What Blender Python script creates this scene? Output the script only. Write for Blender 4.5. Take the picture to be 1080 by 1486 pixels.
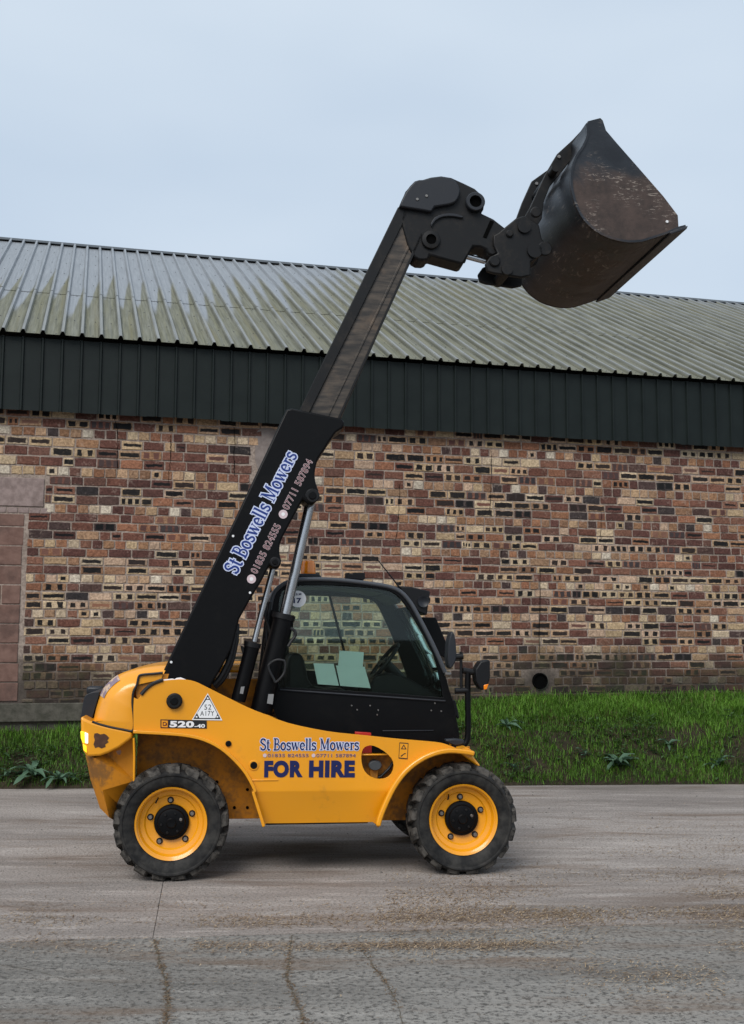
import bpy, bmesh, math, random
import numpy as np
from mathutils import Vector, Matrix
from mathutils.geometry import tessellate_polygon

for o in list(bpy.data.objects):
    bpy.data.objects.remove(o)
SC = bpy.context.scene
COL = SC.collection
R = math.radians

# ------------------------------------------------------------------ camera
PITCH, ROLL = R(6.3), R(0.2)
cam_data = bpy.data.cameras.new('camera')
cam = bpy.data.objects.new('camera', cam_data)
COL.objects.link(cam)
fw = Vector((0, math.cos(PITCH), math.sin(PITCH)))
up0 = Vector((0, -math.sin(PITCH), math.cos(PITCH)))
rt = math.cos(ROLL) * Vector((1, 0, 0)) + math.sin(ROLL) * up0
up = math.cos(ROLL) * up0 - math.sin(ROLL) * Vector((1, 0, 0))
m = Matrix((rt, up, -fw)).transposed().to_4x4()
m.translation = Vector((0, 0, 1.76))
cam.matrix_world = m
cam_data.sensor_fit = 'VERTICAL'
cam_data.sensor_height = 36.0
cam_data.lens = 1620.0 / 1486.0 * 36.0
cam_data.clip_start = 0.05
cam_data.clip_end = 3000
SC.camera = cam

# ------------------------------------------------------------------ overcast sky and soft sun
SUN_EL, SUN_AZ = R(46), R(205)          # azimuth clockwise from +Y
world = bpy.data.worlds.new('World')
SC.world = world
world.use_nodes = True
wn = world.node_tree
wn.nodes.clear()
w_out = wn.nodes.new('ShaderNodeOutputWorld')
w_bg = wn.nodes.new('ShaderNodeBackground')
w_sky = wn.nodes.new('ShaderNodeTexSky')
w_sky.sky_type = 'NISHITA'
w_sky.sun_disc = False
w_sky.sun_elevation = SUN_EL
w_sky.sun_rotation = SUN_AZ
w_sky.air_density = 1.0
w_sky.dust_density = 3.0
w_sky.ozone_density = 1.0
# cloud deck: even grey blue with faint soft cloud structure veiling the clear sky
w_co = wn.nodes.new('ShaderNodeTexCoord')
w_mp = wn.nodes.new('ShaderNodeMapping')
w_mp.inputs['Scale'].default_value = (1.2, 1.2, 3.2)
w_nz = wn.nodes.new('ShaderNodeTexNoise')
w_nz.inputs['Scale'].default_value = 1.7
w_nz.inputs['Detail'].default_value = 3.0
w_cr = wn.nodes.new('ShaderNodeValToRGB')
w_cr.color_ramp.elements[0].position = 0.3
w_cr.color_ramp.elements[0].color = (4.85, 5.80, 6.95, 1)
w_cr.color_ramp.elements[1].position = 0.7
w_cr.color_ramp.elements[1].color = (5.95, 6.80, 7.70, 1)
w_mix = wn.nodes.new('ShaderNodeMixRGB')
w_mix.inputs[0].default_value = 0.88
wn.links.new(w_co.outputs['Generated'], w_mp.inputs['Vector'])
wn.links.new(w_mp.outputs['Vector'], w_nz.inputs['Vector'])
wn.links.new(w_nz.outputs['Fac'], w_cr.inputs['Fac'])
wn.links.new(w_sky.outputs['Color'], w_mix.inputs[1])
wn.links.new(w_cr.outputs['Color'], w_mix.inputs[2])
wn.links.new(w_mix.outputs['Color'], w_bg.inputs['Color'])
wn.links.new(w_bg.outputs['Background'], w_out.inputs['Surface'])
w_bg.inputs['Strength'].default_value = 0.069

sun_data = bpy.data.lights.new('sun', 'SUN')
sun_data.energy = 1.5
sun_data.angle = R(35)
sun_data.color = (1.0, 0.97, 0.92)
sun = bpy.data.objects.new('sun', sun_data)
COL.objects.link(sun)
sd = Vector((math.sin(SUN_AZ) * math.cos(SUN_EL), math.cos(SUN_AZ) * math.cos(SUN_EL), math.sin(SUN_EL)))
sun.rotation_euler = (-sd).to_track_quat('-Z', 'Y').to_euler()

SC.view_settings.view_transform = 'Standard'
SC.view_settings.look = 'None'
SC.view_settings.exposure = 0.82
SC.view_settings.gamma = 1.0
SC.render.engine = 'CYCLES'
SC.cycles.max_bounces = 6
SC.cycles.diffuse_bounces = 3
SC.cycles.glossy_bounces = 3
SC.cycles.transparent_max_bounces = 12
SC.render.resolution_x, SC.render.resolution_y = 744, 1024

# ------------------------------------------------------------------ helpers
rnd = random.Random(7)

def tag(o, label=None, cat=None, group=None, kind=None):
    if label: o['label'] = label
    if cat: o['category'] = cat
    if group: o['group'] = group
    if kind: o['kind'] = kind
    return o

def empty(name, loc=(0, 0, 0), rz=0.0, parent=None):
    o = bpy.data.objects.new(name, None)
    o.empty_display_size = 0.2
    o.location = loc
    o.rotation_euler = (0, 0, rz)
    o.parent = parent
    COL.objects.link(o)
    return o

def link_mesh(name, me, mat, parent=None, smooth=None):
    if mat is not None and not me.materials:
        me.materials.append(mat)
    o = bpy.data.objects.new(name, me)
    o.parent = parent
    COL.objects.link(o)
    if smooth is not None:
        me.shade_smooth()
        if smooth < 179:
            me.set_sharp_from_angle(angle=R(smooth))
    return o

def from_bm(name, bm, mat, parent=None, smooth=None):
    me = bpy.data.meshes.new(name)
    bm.normal_update()
    bm.to_mesh(me)
    bm.free()
    return link_mesh(name, me, mat, parent, smooth)

def from_py(name, vs, fs, mat, parent=None, smooth=None):
    me = bpy.data.meshes.new(name)
    me.from_pydata([tuple(v) for v in vs], [], fs)
    me.update()
    return link_mesh(name, me, mat, parent, smooth)

def bevel(o, w, seg=2, ang=35):
    b = o.modifiers.new('bevel', 'BEVEL')
    b.width = w
    b.segments = seg
    b.limit_method = 'ANGLE'
    b.angle_limit = R(ang)
    b.harden_normals = False
    o.data.shade_smooth()
    o.data.set_sharp_from_angle(angle=R(40))
    return o

def cr(pts, n=4, closed=False):
    """Catmull-Rom refinement of a polyline"""
    P = [Vector(p) for p in pts]
    out = []
    N = len(P)
    rng = range(N) if closed else range(N - 1)
    for i in rng:
        if closed:
            a, b, c, d = P[(i - 1) % N], P[i], P[(i + 1) % N], P[(i + 2) % N]
        else:
            a, b, c, d = P[max(i - 1, 0)], P[i], P[i + 1], P[min(i + 2, N - 1)]
        for k in range(n):
            t = k / n
            out.append(tuple(0.5 * (2 * b + (c - a) * t + (2 * a - 5 * b + 4 * c - d) * t * t + (3 * b - a - 3 * c + d) * t ** 3)))
    if not closed:
        out.append(tuple(P[-1]))
    return out

def plate(name, outline, y0, y1, mat, parent=None, holes=(), bev=0.0, yfun=None, seg=2, smooth=30):
    """closed plate: outline in the x-z plane, extruded from y0 (near) to y1"""
    loops = [list(outline)] + [list(h) for h in holes]
    tris = tessellate_polygon([[Vector((p[0], p[1], 0)) for p in lp] for lp in loops])
    flat = [p for lp in loops for p in lp]
    n = len(flat)
    yf = yfun or (lambda x, z: 0.0)
    vs = [(p[0], y0 + yf(*p), p[1]) for p in flat] + [(p[0], y1 + yf(*p), p[1]) for p in flat]
    fs = [tuple(t) for t in tris] + [(t[2] + n, t[1] + n, t[0] + n) for t in tris]
    k = 0
    for lp in loops:
        L = len(lp)
        for i in range(L):
            a, b = k + i, k + (i + 1) % L
            fs.append((a, b, b + n, a + n))
        k += L
    bm = bmesh.new()
    V = [bm.verts.new(v) for v in vs]
    for f in fs:
        try:
            bm.faces.new([V[i] for i in f])
        except ValueError:
            pass
    bmesh.ops.recalc_face_normals(bm, faces=bm.faces)
    if not holes:
        bmesh.ops.dissolve_limit(bm, angle_limit=R(0.5), verts=[], edges=[e for e in bm.edges if e.is_manifold])
    o = from_bm(name, bm, mat, parent, smooth)
    if bev:
        bevel(o, bev, seg)
    return o

def box(name, lo, hi, mat, parent=None, bev=0.0, rot=None):
    bm = bmesh.new()
    bmesh.ops.create_cube(bm, size=1)
    lo, hi = Vector(lo), Vector(hi)
    for v in bm.verts:
        v.co = Vector((lo[i] + (v.co[i] + 0.5) * (hi[i] - lo[i]) for i in range(3)))
    o = from_bm(name, bm, mat, parent)
    if bev:
        bevel(o, bev)
    return o

def tube_bm(bm, path, rad, seg=12, cap=True):
    P = [Vector(p) for p in path]
    rings = []
    ref = Vector((0.31, 0.77, 0.55)).normalized()
    for i, p in enumerate(P):
        t = (P[min(i + 1, len(P) - 1)] - P[max(i - 1, 0)]).normalized()
        a = t.cross(ref).normalized()
        b = t.cross(a).normalized()
        r = rad[i] if isinstance(rad, (list, tuple)) else rad
        rings.append([bm.verts.new(p + r * (math.cos(2 * math.pi * k / seg) * a + math.sin(2 * math.pi * k / seg) * b)) for k in range(seg)])
    for i in range(len(rings) - 1):
        for k in range(seg):
            bm.faces.new((rings[i][k], rings[i][(k + 1) % seg], rings[i + 1][(k + 1) % seg], rings[i + 1][k]))
    if cap:
        bm.faces.new(rings[0][::-1])
        bm.faces.new(rings[-1])

def tube(name, path, rad, mat, parent=None, seg=14):
    bm = bmesh.new()
    tube_bm(bm, path, rad, seg)
    bmesh.ops.recalc_face_normals(bm, faces=bm.faces)
    return from_bm(name, bm, mat, parent, 40)

def lathe_y(name, prof, c, mat, parent=None, seg=48, ang=35, closed=True):
    """revolve (radius, y) profile about the y axis through c=(x, z)"""
    bm = bmesh.new()
    rings = []
    for r, y in prof:
        rings.append([bm.verts.new((c[0] + r * math.cos(2 * math.pi * k / seg), y, c[1] + r * math.sin(2 * math.pi * k / seg))) for k in range(seg)])
    n = len(rings)
    for i in range(n if closed else n - 1):
        A, B = rings[i], rings[(i + 1) % n]
        for k in range(seg):
            bm.faces.new((A[k], A[(k + 1) % seg], B[(k + 1) % seg], B[k]))
    if not closed:
        for rg in (rings[0], rings[-1]):
            bm.faces.new(rg)
    bmesh.ops.recalc_face_normals(bm, faces=bm.faces)
    return from_bm(name, bm, mat, parent, ang)

def disc(name, c, rad, y0, y1, mat, parent=None, seg=24, bev=0.003):
    pts = [(c[0] + rad * math.cos(2 * math.pi * k / seg), c[1] + rad * math.sin(2 * math.pi * k / seg)) for k in range(seg)]
    return plate(name, pts, y0, y1, mat, parent, bev=bev, seg=1)

# ------------------------------------------------------------------ materials
class NT:
    def __init__(self, name):
        self.m = bpy.data.materials.new(name)
        self.m.use_nodes = True
        self.t = self.m.node_tree
        self.b = self.t.nodes['Principled BSDF']
        self.out = self.t.nodes['Material Output']
    def n(self, typ, **kw):
        nd = self.t.nodes.new('ShaderNode' + typ)
        for k, v in kw.items():
            if k in ('operation', 'blend_type', 'attribute_name', 'data_type', 'feature', 'distance', 'wave_type', 'bands_direction', 'noise_dimensions', 'voronoi_dimensions', 'use_clamp', 'uv_map', 'interpolation_type'):
                setattr(nd, k, v)
            else:
                i = int(k[1:]) if k[0] == '_' else k.replace('_', ' ')
                s = nd.inputs[i]
                if isinstance(v, bpy.types.NodeSocket):
                    self.t.links.new(v, s)
                else:
                    s.default_value = v
        return nd
    def math(self, op, a, b=0.0, c=0.0):
        return self.n('Math', operation=op, _0=a, _1=b, _2=c).outputs[0]
    def mix(self, fac, a, b, blend='MIX'):
        nd = self.t.nodes.new('ShaderNodeMixRGB')
        nd.blend_type = blend
        for s, v in zip(nd.inputs, (fac, a, b)):
            if isinstance(v, bpy.types.NodeSocket):
                self.t.links.new(v, s)
            elif s.type == 'RGBA' and len(v) == 3:
                s.default_value = (*v, 1)
            else:
                s.default_value = v
        return nd.outputs[0]
    def noise(self, vec, scale, detail=4.0, rough=0.55, dist=0.0):
        return self.n('TexNoise', Vector=vec, Scale=scale, Detail=detail, Roughness=rough, Distortion=dist).outputs['Fac']
    def ramp(self, fac, lo, hi, a=0.0, b=1.0):
        return self.n('MapRange', Value=fac, From_Min=lo, From_Max=hi, To_Min=a, To_Max=b, interpolation_type='SMOOTHSTEP').outputs[0]
    def obj(self):
        return self.n('TexCoord').outputs['Object']
    def set(self, **kw):
        for k, v in kw.items():
            s = self.b.inputs[k.replace('_', ' ')]
            if isinstance(v, bpy.types.NodeSocket):
                self.t.links.new(v, s)
            elif s.type == 'RGBA' and len(v) == 3:
                s.default_value = (*v, 1)
            else:
                s.default_value = v
        return self
    def bump(self, h, strength=0.3, dist=0.01):
        nd = self.n('Bump', Strength=strength, Distance=dist, Height=h)
        self.t.links.new(nd.outputs['Normal'], self.b.inputs['Normal'])

def paint(name, col, rough=0.35, dirt=(0.12, 0.09, 0.06), amount=0.5, lo=0.55, hi=0.75, scale=6.0, spec=0.5, coat=0.0, metal=0.0, bump=0.05):
    t = NT(name)
    v = t.obj()
    n1 = t.noise(v, scale, 6, 0.6)
    n2 = t.noise(v, scale * 7, 4, 0.6)
    mask = t.math('MULTIPLY', t.ramp(t.math('ADD', t.math('MULTIPLY', n1, 0.7), t.math('MULTIPLY', n2, 0.3)), lo, hi), amount)
    var = t.mix(t.ramp(t.noise(v, scale * 0.4, 2), 0.3, 0.7), tuple(c * 0.93 for c in col), tuple(min(c * 1.05, 1) for c in col))
    t.set(Base_Color=t.mix(mask, var, dirt), Roughness=t.math('ADD', t.math('MULTIPLY', n2, 0.2), rough - 0.08), Metallic=metal)
    t.b.inputs['Specular IOR Level'].default_value = spec
    t.b.inputs['Coat Weight'].default_value = coat
    t.b.inputs['Coat Roughness'].default_value = 0.15
    if bump:
        t.bump(n2, bump, 0.004)
    return t.m

def flat(name, col, rough=0.5, spec=0.4, metal=0.0):
    t = NT(name)
    t.set(Base_Color=col, Roughness=rough, Metallic=metal)
    t.b.inputs['Specular IOR Level'].default_value = spec
    return t.m

YEL = (0.78, 0.312, 0.002)
M = {}
M['yellow'] = paint('yellow_paint', YEL, 0.34, (0.35, 0.16, 0.02), 0.45, 0.56, 0.72, 3.0, 0.5, 0.55)
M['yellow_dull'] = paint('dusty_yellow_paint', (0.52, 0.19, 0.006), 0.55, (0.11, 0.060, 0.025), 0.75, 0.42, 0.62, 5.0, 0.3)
M['black'] = paint('black_paint', (0.0022, 0.0022, 0.0028), 0.40, (0.012, 0.011, 0.010), 0.4, 0.5, 0.75, 4.0, 0.16)
M['black_dusty'] = paint('dusty_black_paint', (0.0045, 0.0047, 0.0055), 0.5, (0.030, 0.024, 0.019), 0.7, 0.48, 0.72, 5.0, 0.28)
M['plastic'] = paint('black_plastic', (0.005, 0.005, 0.006), 0.45, (0.02, 0.018, 0.016), 0.4, 0.5, 0.75, 9.0, 0.3)
M['greyplastic'] = paint('grey_black_plastic', (0.013, 0.015, 0.020), 0.45, (0.03, 0.028, 0.026), 0.5, 0.5, 0.75, 7.0, 0.4)
M['rubberhose'] = flat('hose_rubber', (0.012, 0.012, 0.013), 0.5, 0.4)
M['chrome'] = paint('chrome_rod', (0.55, 0.56, 0.58), 0.22, (0.25, 0.22, 0.2), 0.25, 0.5, 0.8, 12, 0.5, 0, 0.95, 0)
M['steel'] = paint('worn_steel', (0.22, 0.21, 0.20), 0.45, (0.10, 0.06, 0.04), 0.6, 0.45, 0.7, 9, 0.5, 0, 0.7)
M['white'] = flat('white_print', (0.75, 0.75, 0.76), 0.5)
M['blue'] = flat('blue_print', (0.007, 0.030, 0.19), 0.45)
M['navy'] = flat('navy_print', (0.005, 0.010, 0.075), 0.45)
M['lilac'] = flat('pale_lilac_print', (0.55, 0.60, 0.78), 0.5)
M['palepink'] = flat('pale_pink_print', (0.58, 0.46, 0.48), 0.5)
M['darkred'] = flat('dark_red_print', (0.10, 0.012, 0.01), 0.5)
M['blackprint'] = flat('black_print', (0.012, 0.012, 0.013), 0.45)
M['redplastic'] = flat('red_plastic', (0.45, 0.02, 0.012), 0.4)
M['greycap'] = flat('grey_cap_plastic', (0.045, 0.05, 0.055), 0.55)
M['hole'] = flat('dark_void', (0.004, 0.004, 0.004), 0.9, 0.0)
M['paper'] = paint('pale_paper', (0.72, 0.82, 0.80), 0.7, (0.5, 0.55, 0.5), 0.2, 0.5, 0.8, 8, 0.2, 0, 0, 0)
M['greyprint'] = flat('grey_print', (0.22, 0.22, 0.22), 0.5)
M['rimsheen'] = paint('roof_rim_sheen', (0.055, 0.060, 0.070), 0.34, (0.09, 0.085, 0.08), 0.5, 0.5, 0.75, 7.0, 0.5)  # base lightened so the rim's sky reflection sits in its colour
M['rust'] = paint('bare_rusty_metal', (0.065, 0.028, 0.016), 0.75, (0.13, 0.06, 0.03), 0.6, 0.4, 0.65, 20, 0.3)

# worn brown inner boom
t = NT('worn_boom_metal')
v = t.obj()
mp = t.n('Mapping', Vector=v, Rotation=(0, R(60), 0), Scale=(0.8, 1, 5)).outputs[0]
a = t.noise(mp, 5, 6, 0.65)
b = t.noise(v, 3.5, 5, 0.6)
c0 = t.mix(t.ramp(a, 0.35, 0.68), (0.020, 0.017, 0.015), (0.085, 0.066, 0.050))
c1 = t.mix(t.math('MULTIPLY', t.ramp(b, 0.5, 0.68), 0.8), c0, (0.125, 0.085, 0.056))
t.set(Base_Color=c1, Roughness=0.5, Metallic=0.15)
t.bump(a, 0.1, 0.004)
M['wornboom'] = t.m

# bucket: black paint worn to brown earth and rust, scratches
def bucket_mat(name, bias, scratch):
    t = NT(name)
    v = t.obj()
    sep = t.n('SeparateXYZ', Vector=v)
    n1 = t.noise(v, 2.6, 7, 0.65, 0.4)
    n2 = t.noise(v, 22, 5, 0.6)
    # worn lower half follows the digging direction, ragged edge
    h = t.math('ADD', t.math('MULTIPLY', sep.outputs['Z'], -1.15), t.math('MULTIPLY', n1, 0.9))
    wear = t.ramp(h, bias, bias + 0.22)
    mud = t.mix(t.ramp(t.math('ADD', t.math('MULTIPLY', n2, 0.25), t.math('MULTIPLY', t.noise(v, 3.0, 7, 0.7), 0.75)), 0.30, 0.70), (0.024, 0.016, 0.013), (0.078, 0.050, 0.040))
    dark = t.mix(t.ramp(n1, 0.35, 0.7), (0.010, 0.012, 0.016), (0.026, 0.030, 0.037))
    col = t.mix(wear, dark, mud)
    mp2 = t.n('Mapping', Vector=v, Rotation=(0, R(28), 0), Scale=(2.0, 1, 7)).outputs[0]
    s = t.n('TexNoise', Vector=mp2, Scale=6.0, Detail=8.0, Roughness=0.75, Distortion=1.2).outputs['Fac']
    sm = t.math('MULTIPLY', t.ramp(s, 0.555, 0.60), t.ramp(t.noise(v, 2.6, 3), 0.47, 0.60))
    col = t.mix(t.math('MULTIPLY', sm, scratch), col, (0.30, 0.25, 0.21))
    t.set(Base_Color=col, Roughness=t.math('ADD', t.math('MULTIPLY', wear, 0.2), 0.36), Metallic=0.25)
    t.bump(t.math('ADD', t.math('MULTIPLY', n2, 0.5), s), 0.25, 0.006)
    return t.m
M['bucket_side'] = bucket_mat('worn_bucket_side', -5.85, 0.8)
M['bucket_shell'] = bucket_mat('worn_bucket_shell', -5.24, 0.5)

# tyre rubber with dust
t = NT('dusty_tyre_rubber')
v = t.obj()
n1 = t.noise(v, 9, 6, 0.65)
n2 = t.noise(v, 60, 4, 0.6)
t.set(Base_Color=t.mix(t.ramp(n1, 0.36, 0.68), (0.006, 0.006, 0.0065), (0.034, 0.032, 0.029)), Roughness=0.75)
t.b.inputs['Specular IOR Level'].default_value = 0.3
t.bump(n2, 0.25, 0.003)
M['tyre'] = t.m
t = NT('tyre_tread_rubber')
v = t.obj()
n1 = t.noise(v, 14, 6, 0.65)
n2 = t.noise(v, 80, 4, 0.6)
t.set(Base_Color=t.mix(t.ramp(n1, 0.34, 0.62), (0.011, 0.0105, 0.010), (0.085, 0.077, 0.068)), Roughness=0.85)
t.b.inputs['Specular IOR Level'].default_value = 0.2
t.bump(n2, 0.4, 0.003)
M['tread'] = t.m

# tinted cab glass: real pane, transparent with fresnel reflection
t = NT('tinted_cab_glass')
tr = t.n('BsdfTransparent', Color=(0.85, 0.925, 0.885, 1))
gl = t.n('BsdfGlossy', Color=(0.9, 0.95, 0.95, 1), Roughness=0.02)
fr = t.n('Fresnel', IOR=1.38)
mx = t.n('MixShader', Fac=fr.outputs[0], _1=tr.outputs[0], _2=gl.outputs[0])
t.t.links.new(mx.outputs[0], t.out.inputs['Surface'])
M['glass'] = t.m

t = NT('amber_lens')
t.set(Base_Color=(0.95, 0.26, 0.008), Roughness=0.12)
t.b.inputs['Transmission Weight'].default_value = 0.10
t.b.inputs['Coat Weight'].default_value = 0.5
M['amber'] = t.m
t = NT('lit_yellow_indicator')
t.set(Base_Color=(0.9, 0.65, 0.02), Roughness=0.2)
t.b.inputs['Emission Color'].default_value = (1.0, 0.72, 0.02, 1)
t.b.inputs['Emission Strength'].default_value = 0.5
M['indicator'] = t.m
t = NT('white_lens')
t.set(Base_Color=(0.85, 0.86, 0.8), Roughness=0.15)
t.b.inputs['Emission Color'].default_value = (1.0, 0.97, 0.75, 1)
t.b.inputs['Emission Strength'].default_value = 0.55
M['lens'] = t.m

# bricks: own colour per brick, kiss marks (dark burnt patches inside a pale edge) from the kiln
t = NT('kiln_marked_brick')
col = t.n('Attribute', attribute_name='bcol').outputs['Color']
dcol = t.n('Attribute', attribute_name='dcol').outputs['Color']
par = t.n('SeparateXYZ', Vector=t.n('Attribute', attribute_name='bpar').outputs['Vector'])
uv = t.n('SeparateXYZ', Vector=t.n('UVMap', uv_map='UVMap').outputs[0])
geo = t.n('NewGeometry').outputs['Position']
wob = t.noise(geo, 11, 2, 0.5)
wob2 = t.noise(geo, 13, 2, 0.5)
U = t.math('ADD', uv.outputs['X'], t.math('MULTIPLY', t.math('SUBTRACT', wob, 0.5), 0.16))
Vv = t.math('ADD', uv.outputs['Y'], t.math('MULTIPLY', t.math('SUBTRACT', wob2, 0.5), 0.34))
fu = t.math('FRACT', t.math('MULTIPLY', U, par.outputs['X']))
du = t.math('ABSOLUTE', t.math('SUBTRACT', fu, 0.5))
dv = t.math('ABSOLUTE', t.math('SUBTRACT', Vv, 0.5))
mu = t.math('SUBTRACT', 1.0, t.ramp(du, t.math('SUBTRACT', par.outputs['Y'], 0.045), t.math('ADD', par.outputs['Y'], 0.03)))
mv = t.math('SUBTRACT', 1.0, t.ramp(dv, t.math('SUBTRACT', par.outputs['Z'], 0.07), t.math('ADD', par.outputs['Z'], 0.04)))
msk = t.math('MULTIPLY', t.math('MULTIPLY', mu, mv), t.math('GREATER_THAN', par.outputs['X'], 0.5))
n1 = t.noise(geo, 38, 6, 0.65)
n3 = t.noise(geo, 9, 5, 0.6)
base = t.mix(t.ramp(n1, 0.3, 0.75), t.mix(1.0, col, (0.62, 0.57, 0.54), 'MULTIPLY'), t.mix(1.0, col, (1.38, 1.33, 1.26), 'MULTIPLY'))
# lime bloom and soot blotches
base = t.mix(t.math('MULTIPLY', t.ramp(t.math('ADD', t.math('MULTIPLY', n3, 0.6), t.math('MULTIPLY', n1, 0.4)), 0.54, 0.66), 0.42), base, (0.34, 0.265, 0.215))
base = t.mix(t.math('MULTIPLY', t.ramp(t.noise(geo, 5.5, 6, 0.65), 0.60, 0.78), 0.4), base, (0.06, 0.045, 0.038))
pz = t.n('SeparateXYZ', Vector=geo)
damp = t.math('ADD', t.math('MULTIPLY', t.noise(geo, 1.1, 5, 0.6), 1.3), t.math('MULTIPLY', pz.outputs['Z'], -1.0))
base = t.mix(t.math('MULTIPLY', msk, t.ramp(n1, 0.25, 0.5, 0.82, 1.0)), base, dcol)
soot = t.math('MULTIPLY', t.ramp(damp, -1.05, -0.45), 0.85)
base = t.mix(soot, base, t.mix(t.ramp(t.noise(geo, 4.0, 4), 0.45, 0.65), (0.027, 0.021, 0.017), (0.034, 0.035, 0.018)))
t.set(Base_Color=base, Roughness=0.88)
t.b.inputs['Specular IOR Level'].default_value = 0.25
t.bump(t.math('ADD', n1, t.math('MULTIPLY', wob, 0.8)), 0.55, 0.008)
M['brick'] = t.m

t = NT('lime_mortar')
geo = t.n('NewGeometry').outputs['Position']
n1 = t.noise(geo, 30, 6, 0.65)
n2 = t.noise(geo, 2.2, 5, 0.6)
base = t.mix(t.ramp(n1, 0.3, 0.7), (0.20, 0.155, 0.128), (0.38, 0.305, 0.255))
base = t.mix(t.math('MULTIPLY', t.ramp(n2, 0.48, 0.72), 0.5), base, (0.13, 0.095, 0.075))
pz = t.n('SeparateXYZ', Vector=geo)
damp = t.math('ADD', t.math('MULTIPLY', t.noise(geo, 1.1, 5, 0.6), 1.3), t.math('MULTIPLY', pz.outputs['Z'], -1.0))
base = t.mix(t.math('MULTIPLY', t.ramp(damp, -0.95, -0.35), 0.85), base, (0.030, 0.024, 0.019))
t.set(Base_Color=base, Roughness=0.95)
t.bump(n1, 0.6, 0.01)
M['mortar'] = t.m

def stone(name, a, b, c=(0.05, 0.045, 0.04), sc=8):
    t = NT(name)
    geo = t.n('NewGeometry').outputs['Position']
    n1 = t.noise(geo, sc, 7, 0.65)
    n2 = t.noise(geo, sc * 8, 4, 0.6)
    base = t.mix(t.ramp(n1, 0.32, 0.68), a, b)
    base = t.mix(t.math('MULTIPLY', t.ramp(t.noise(geo, sc * 0.3, 5, 0.6), 0.5, 0.7), 0.6), base, c)
    base = t.mix(t.math('MULTIPLY', n2, 0.25), base, c)
    t.set(Base_Color=base, Roughness=0.9)
    t.b.inputs['Specular IOR Level'].default_value = 0.2
    t.bump(t.math('ADD', n1, t.math('MULTIPLY', n2, 0.4)), 0.4, 0.012)
    return t.m
M['sandstone'] = stone('pink_sandstone', (0.150, 0.085, 0.068), (0.225, 0.135, 0.108), (0.07, 0.048, 0.042))
M['lintel'] = stone('pale_stone_lintel', (0.22, 0.165, 0.15), (0.33, 0.255, 0.235), (0.13, 0.10, 0.09), 14)
M['plinth'] = stone('mossy_concrete', (0.055, 0.052, 0.042), (0.115, 0.105, 0.088), (0.035, 0.038, 0.024), 10)
M['render'] = stone('grey_cement_patch', (0.20, 0.165, 0.15), (0.28, 0.235, 0.215), (0.12, 0.10, 0.09), 12)

# dark green cladding
t = NT('dark_green_cladding')
geo = t.n('NewGeometry').outputs['Position']
n1 = t.noise(geo, 3.0, 5, 0.6)
mp = t.n('Mapping', Vector=geo, Scale=(1, 1, 0.12)).outputs[0]
n2 = t.noise(mp, 14, 5, 0.6)
base = t.mix(t.ramp(n1, 0.3, 0.7), (0.0050, 0.0088, 0.0082), (0.0078, 0.0125, 0.0115))
base = t.mix(t.math('MULTIPLY', t.ramp(n2, 0.60, 0.80), 0.35), base, (0.020, 0.024, 0.022))
t.set(Base_Color=base, Roughness=0.55)
t.b.inputs['Specular IOR Level'].default_value = 0.25
M['cladding'] = t.m

# galvanised roof sheets with lichen creeping up from the eaves beside each rib
t = NT('weathered_roof_sheet')
uvs = t.n('SeparateXYZ', Vector=t.n('UVMap', uv_map='UVMap').outputs[0])
geo = t.n('NewGeometry').outputs['Position']
U = uvs.outputs['X']; Vv = uvs.outputs['Y']
cell = t.math('FLOOR', t.math('ADD', U, 0.5))
fr = t.math('FRACT', t.math('ADD', U, 0.5))
cr_ = t.n('TexWhiteNoise', noise_dimensions='1D', W=cell).outputs['Value']
vec = t.n('CombineXYZ', X=t.math('MULTIPLY', U, 1.0), Y=t.math('MULTIPLY', Vv, 0.14), Z=0.0).outputs[0]
nA = t.noise(vec, 2.6, 6, 0.65)
nB = t.noise(vec, 9.0, 5, 0.6)
drift = t.ramp(U, 8.0, 34.0, 0.0, 4.2)
wedge = t.math('MULTIPLY', t.ramp(fr, 0.25, 0.92), 2.1)
top = t.math('ADD', t.math('ADD', t.math('ADD', 2.2, wedge), t.math('MULTIPLY', t.math('SUBTRACT', cr_, 0.5), 1.9)), drift)
lev = t.math('SUBTRACT', top, t.math('ADD', Vv, t.math('MULTIPLY', t.math('SUBTRACT', nA, 0.5), 1.5)))
moss = t.ramp(lev, t.math('SUBTRACT', -0.25, t.math('MULTIPLY', drift, 0.45)), t.math('ADD', 0.30, t.math('MULTIPLY', drift, 0.20)))
mossc = t.mix(t.ramp(nB, 0.3, 0.7), (0.078, 0.078, 0.044), (0.155, 0.152, 0.092))
mossc = t.mix(t.math('MULTIPLY', t.ramp(t.noise(vec, 1.6, 4), 0.5, 0.66), 0.7), mossc, (0.135, 0.122, 0.055))
metal = t.mix(t.ramp(nB, 0.3, 0.7), (0.195, 0.208, 0.222), (0.265, 0.280, 0.295))
crest = t.ramp(t.math('ABSOLUTE', t.math('SUBTRACT', t.math('FRACT', U), 0.5)), 0.06, 0.13, 0.35, 1.0)
base = t.mix(t.math('MULTIPLY', crest, t.math('MULTIPLY', moss, t.ramp(nA, 0.3, 0.65, 0.70, 0.95))), metal, mossc)
rib_stain_shade = t.math('SUBTRACT', 1.0, t.ramp(t.math('ABSOLUTE', t.math('SUBTRACT', fr, 0.86)), 0.02, 0.09))  # dark stain line beside each rib, also painting in its shadow side
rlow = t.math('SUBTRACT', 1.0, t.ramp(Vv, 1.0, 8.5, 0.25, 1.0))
base = t.mix(t.math('MULTIPLY', t.math('MULTIPLY', rib_stain_shade, t.ramp(nA, 0.35, 0.6)), t.math('MULTIPLY', rlow, 0.9)), base, (0.050, 0.052, 0.040))
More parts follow.
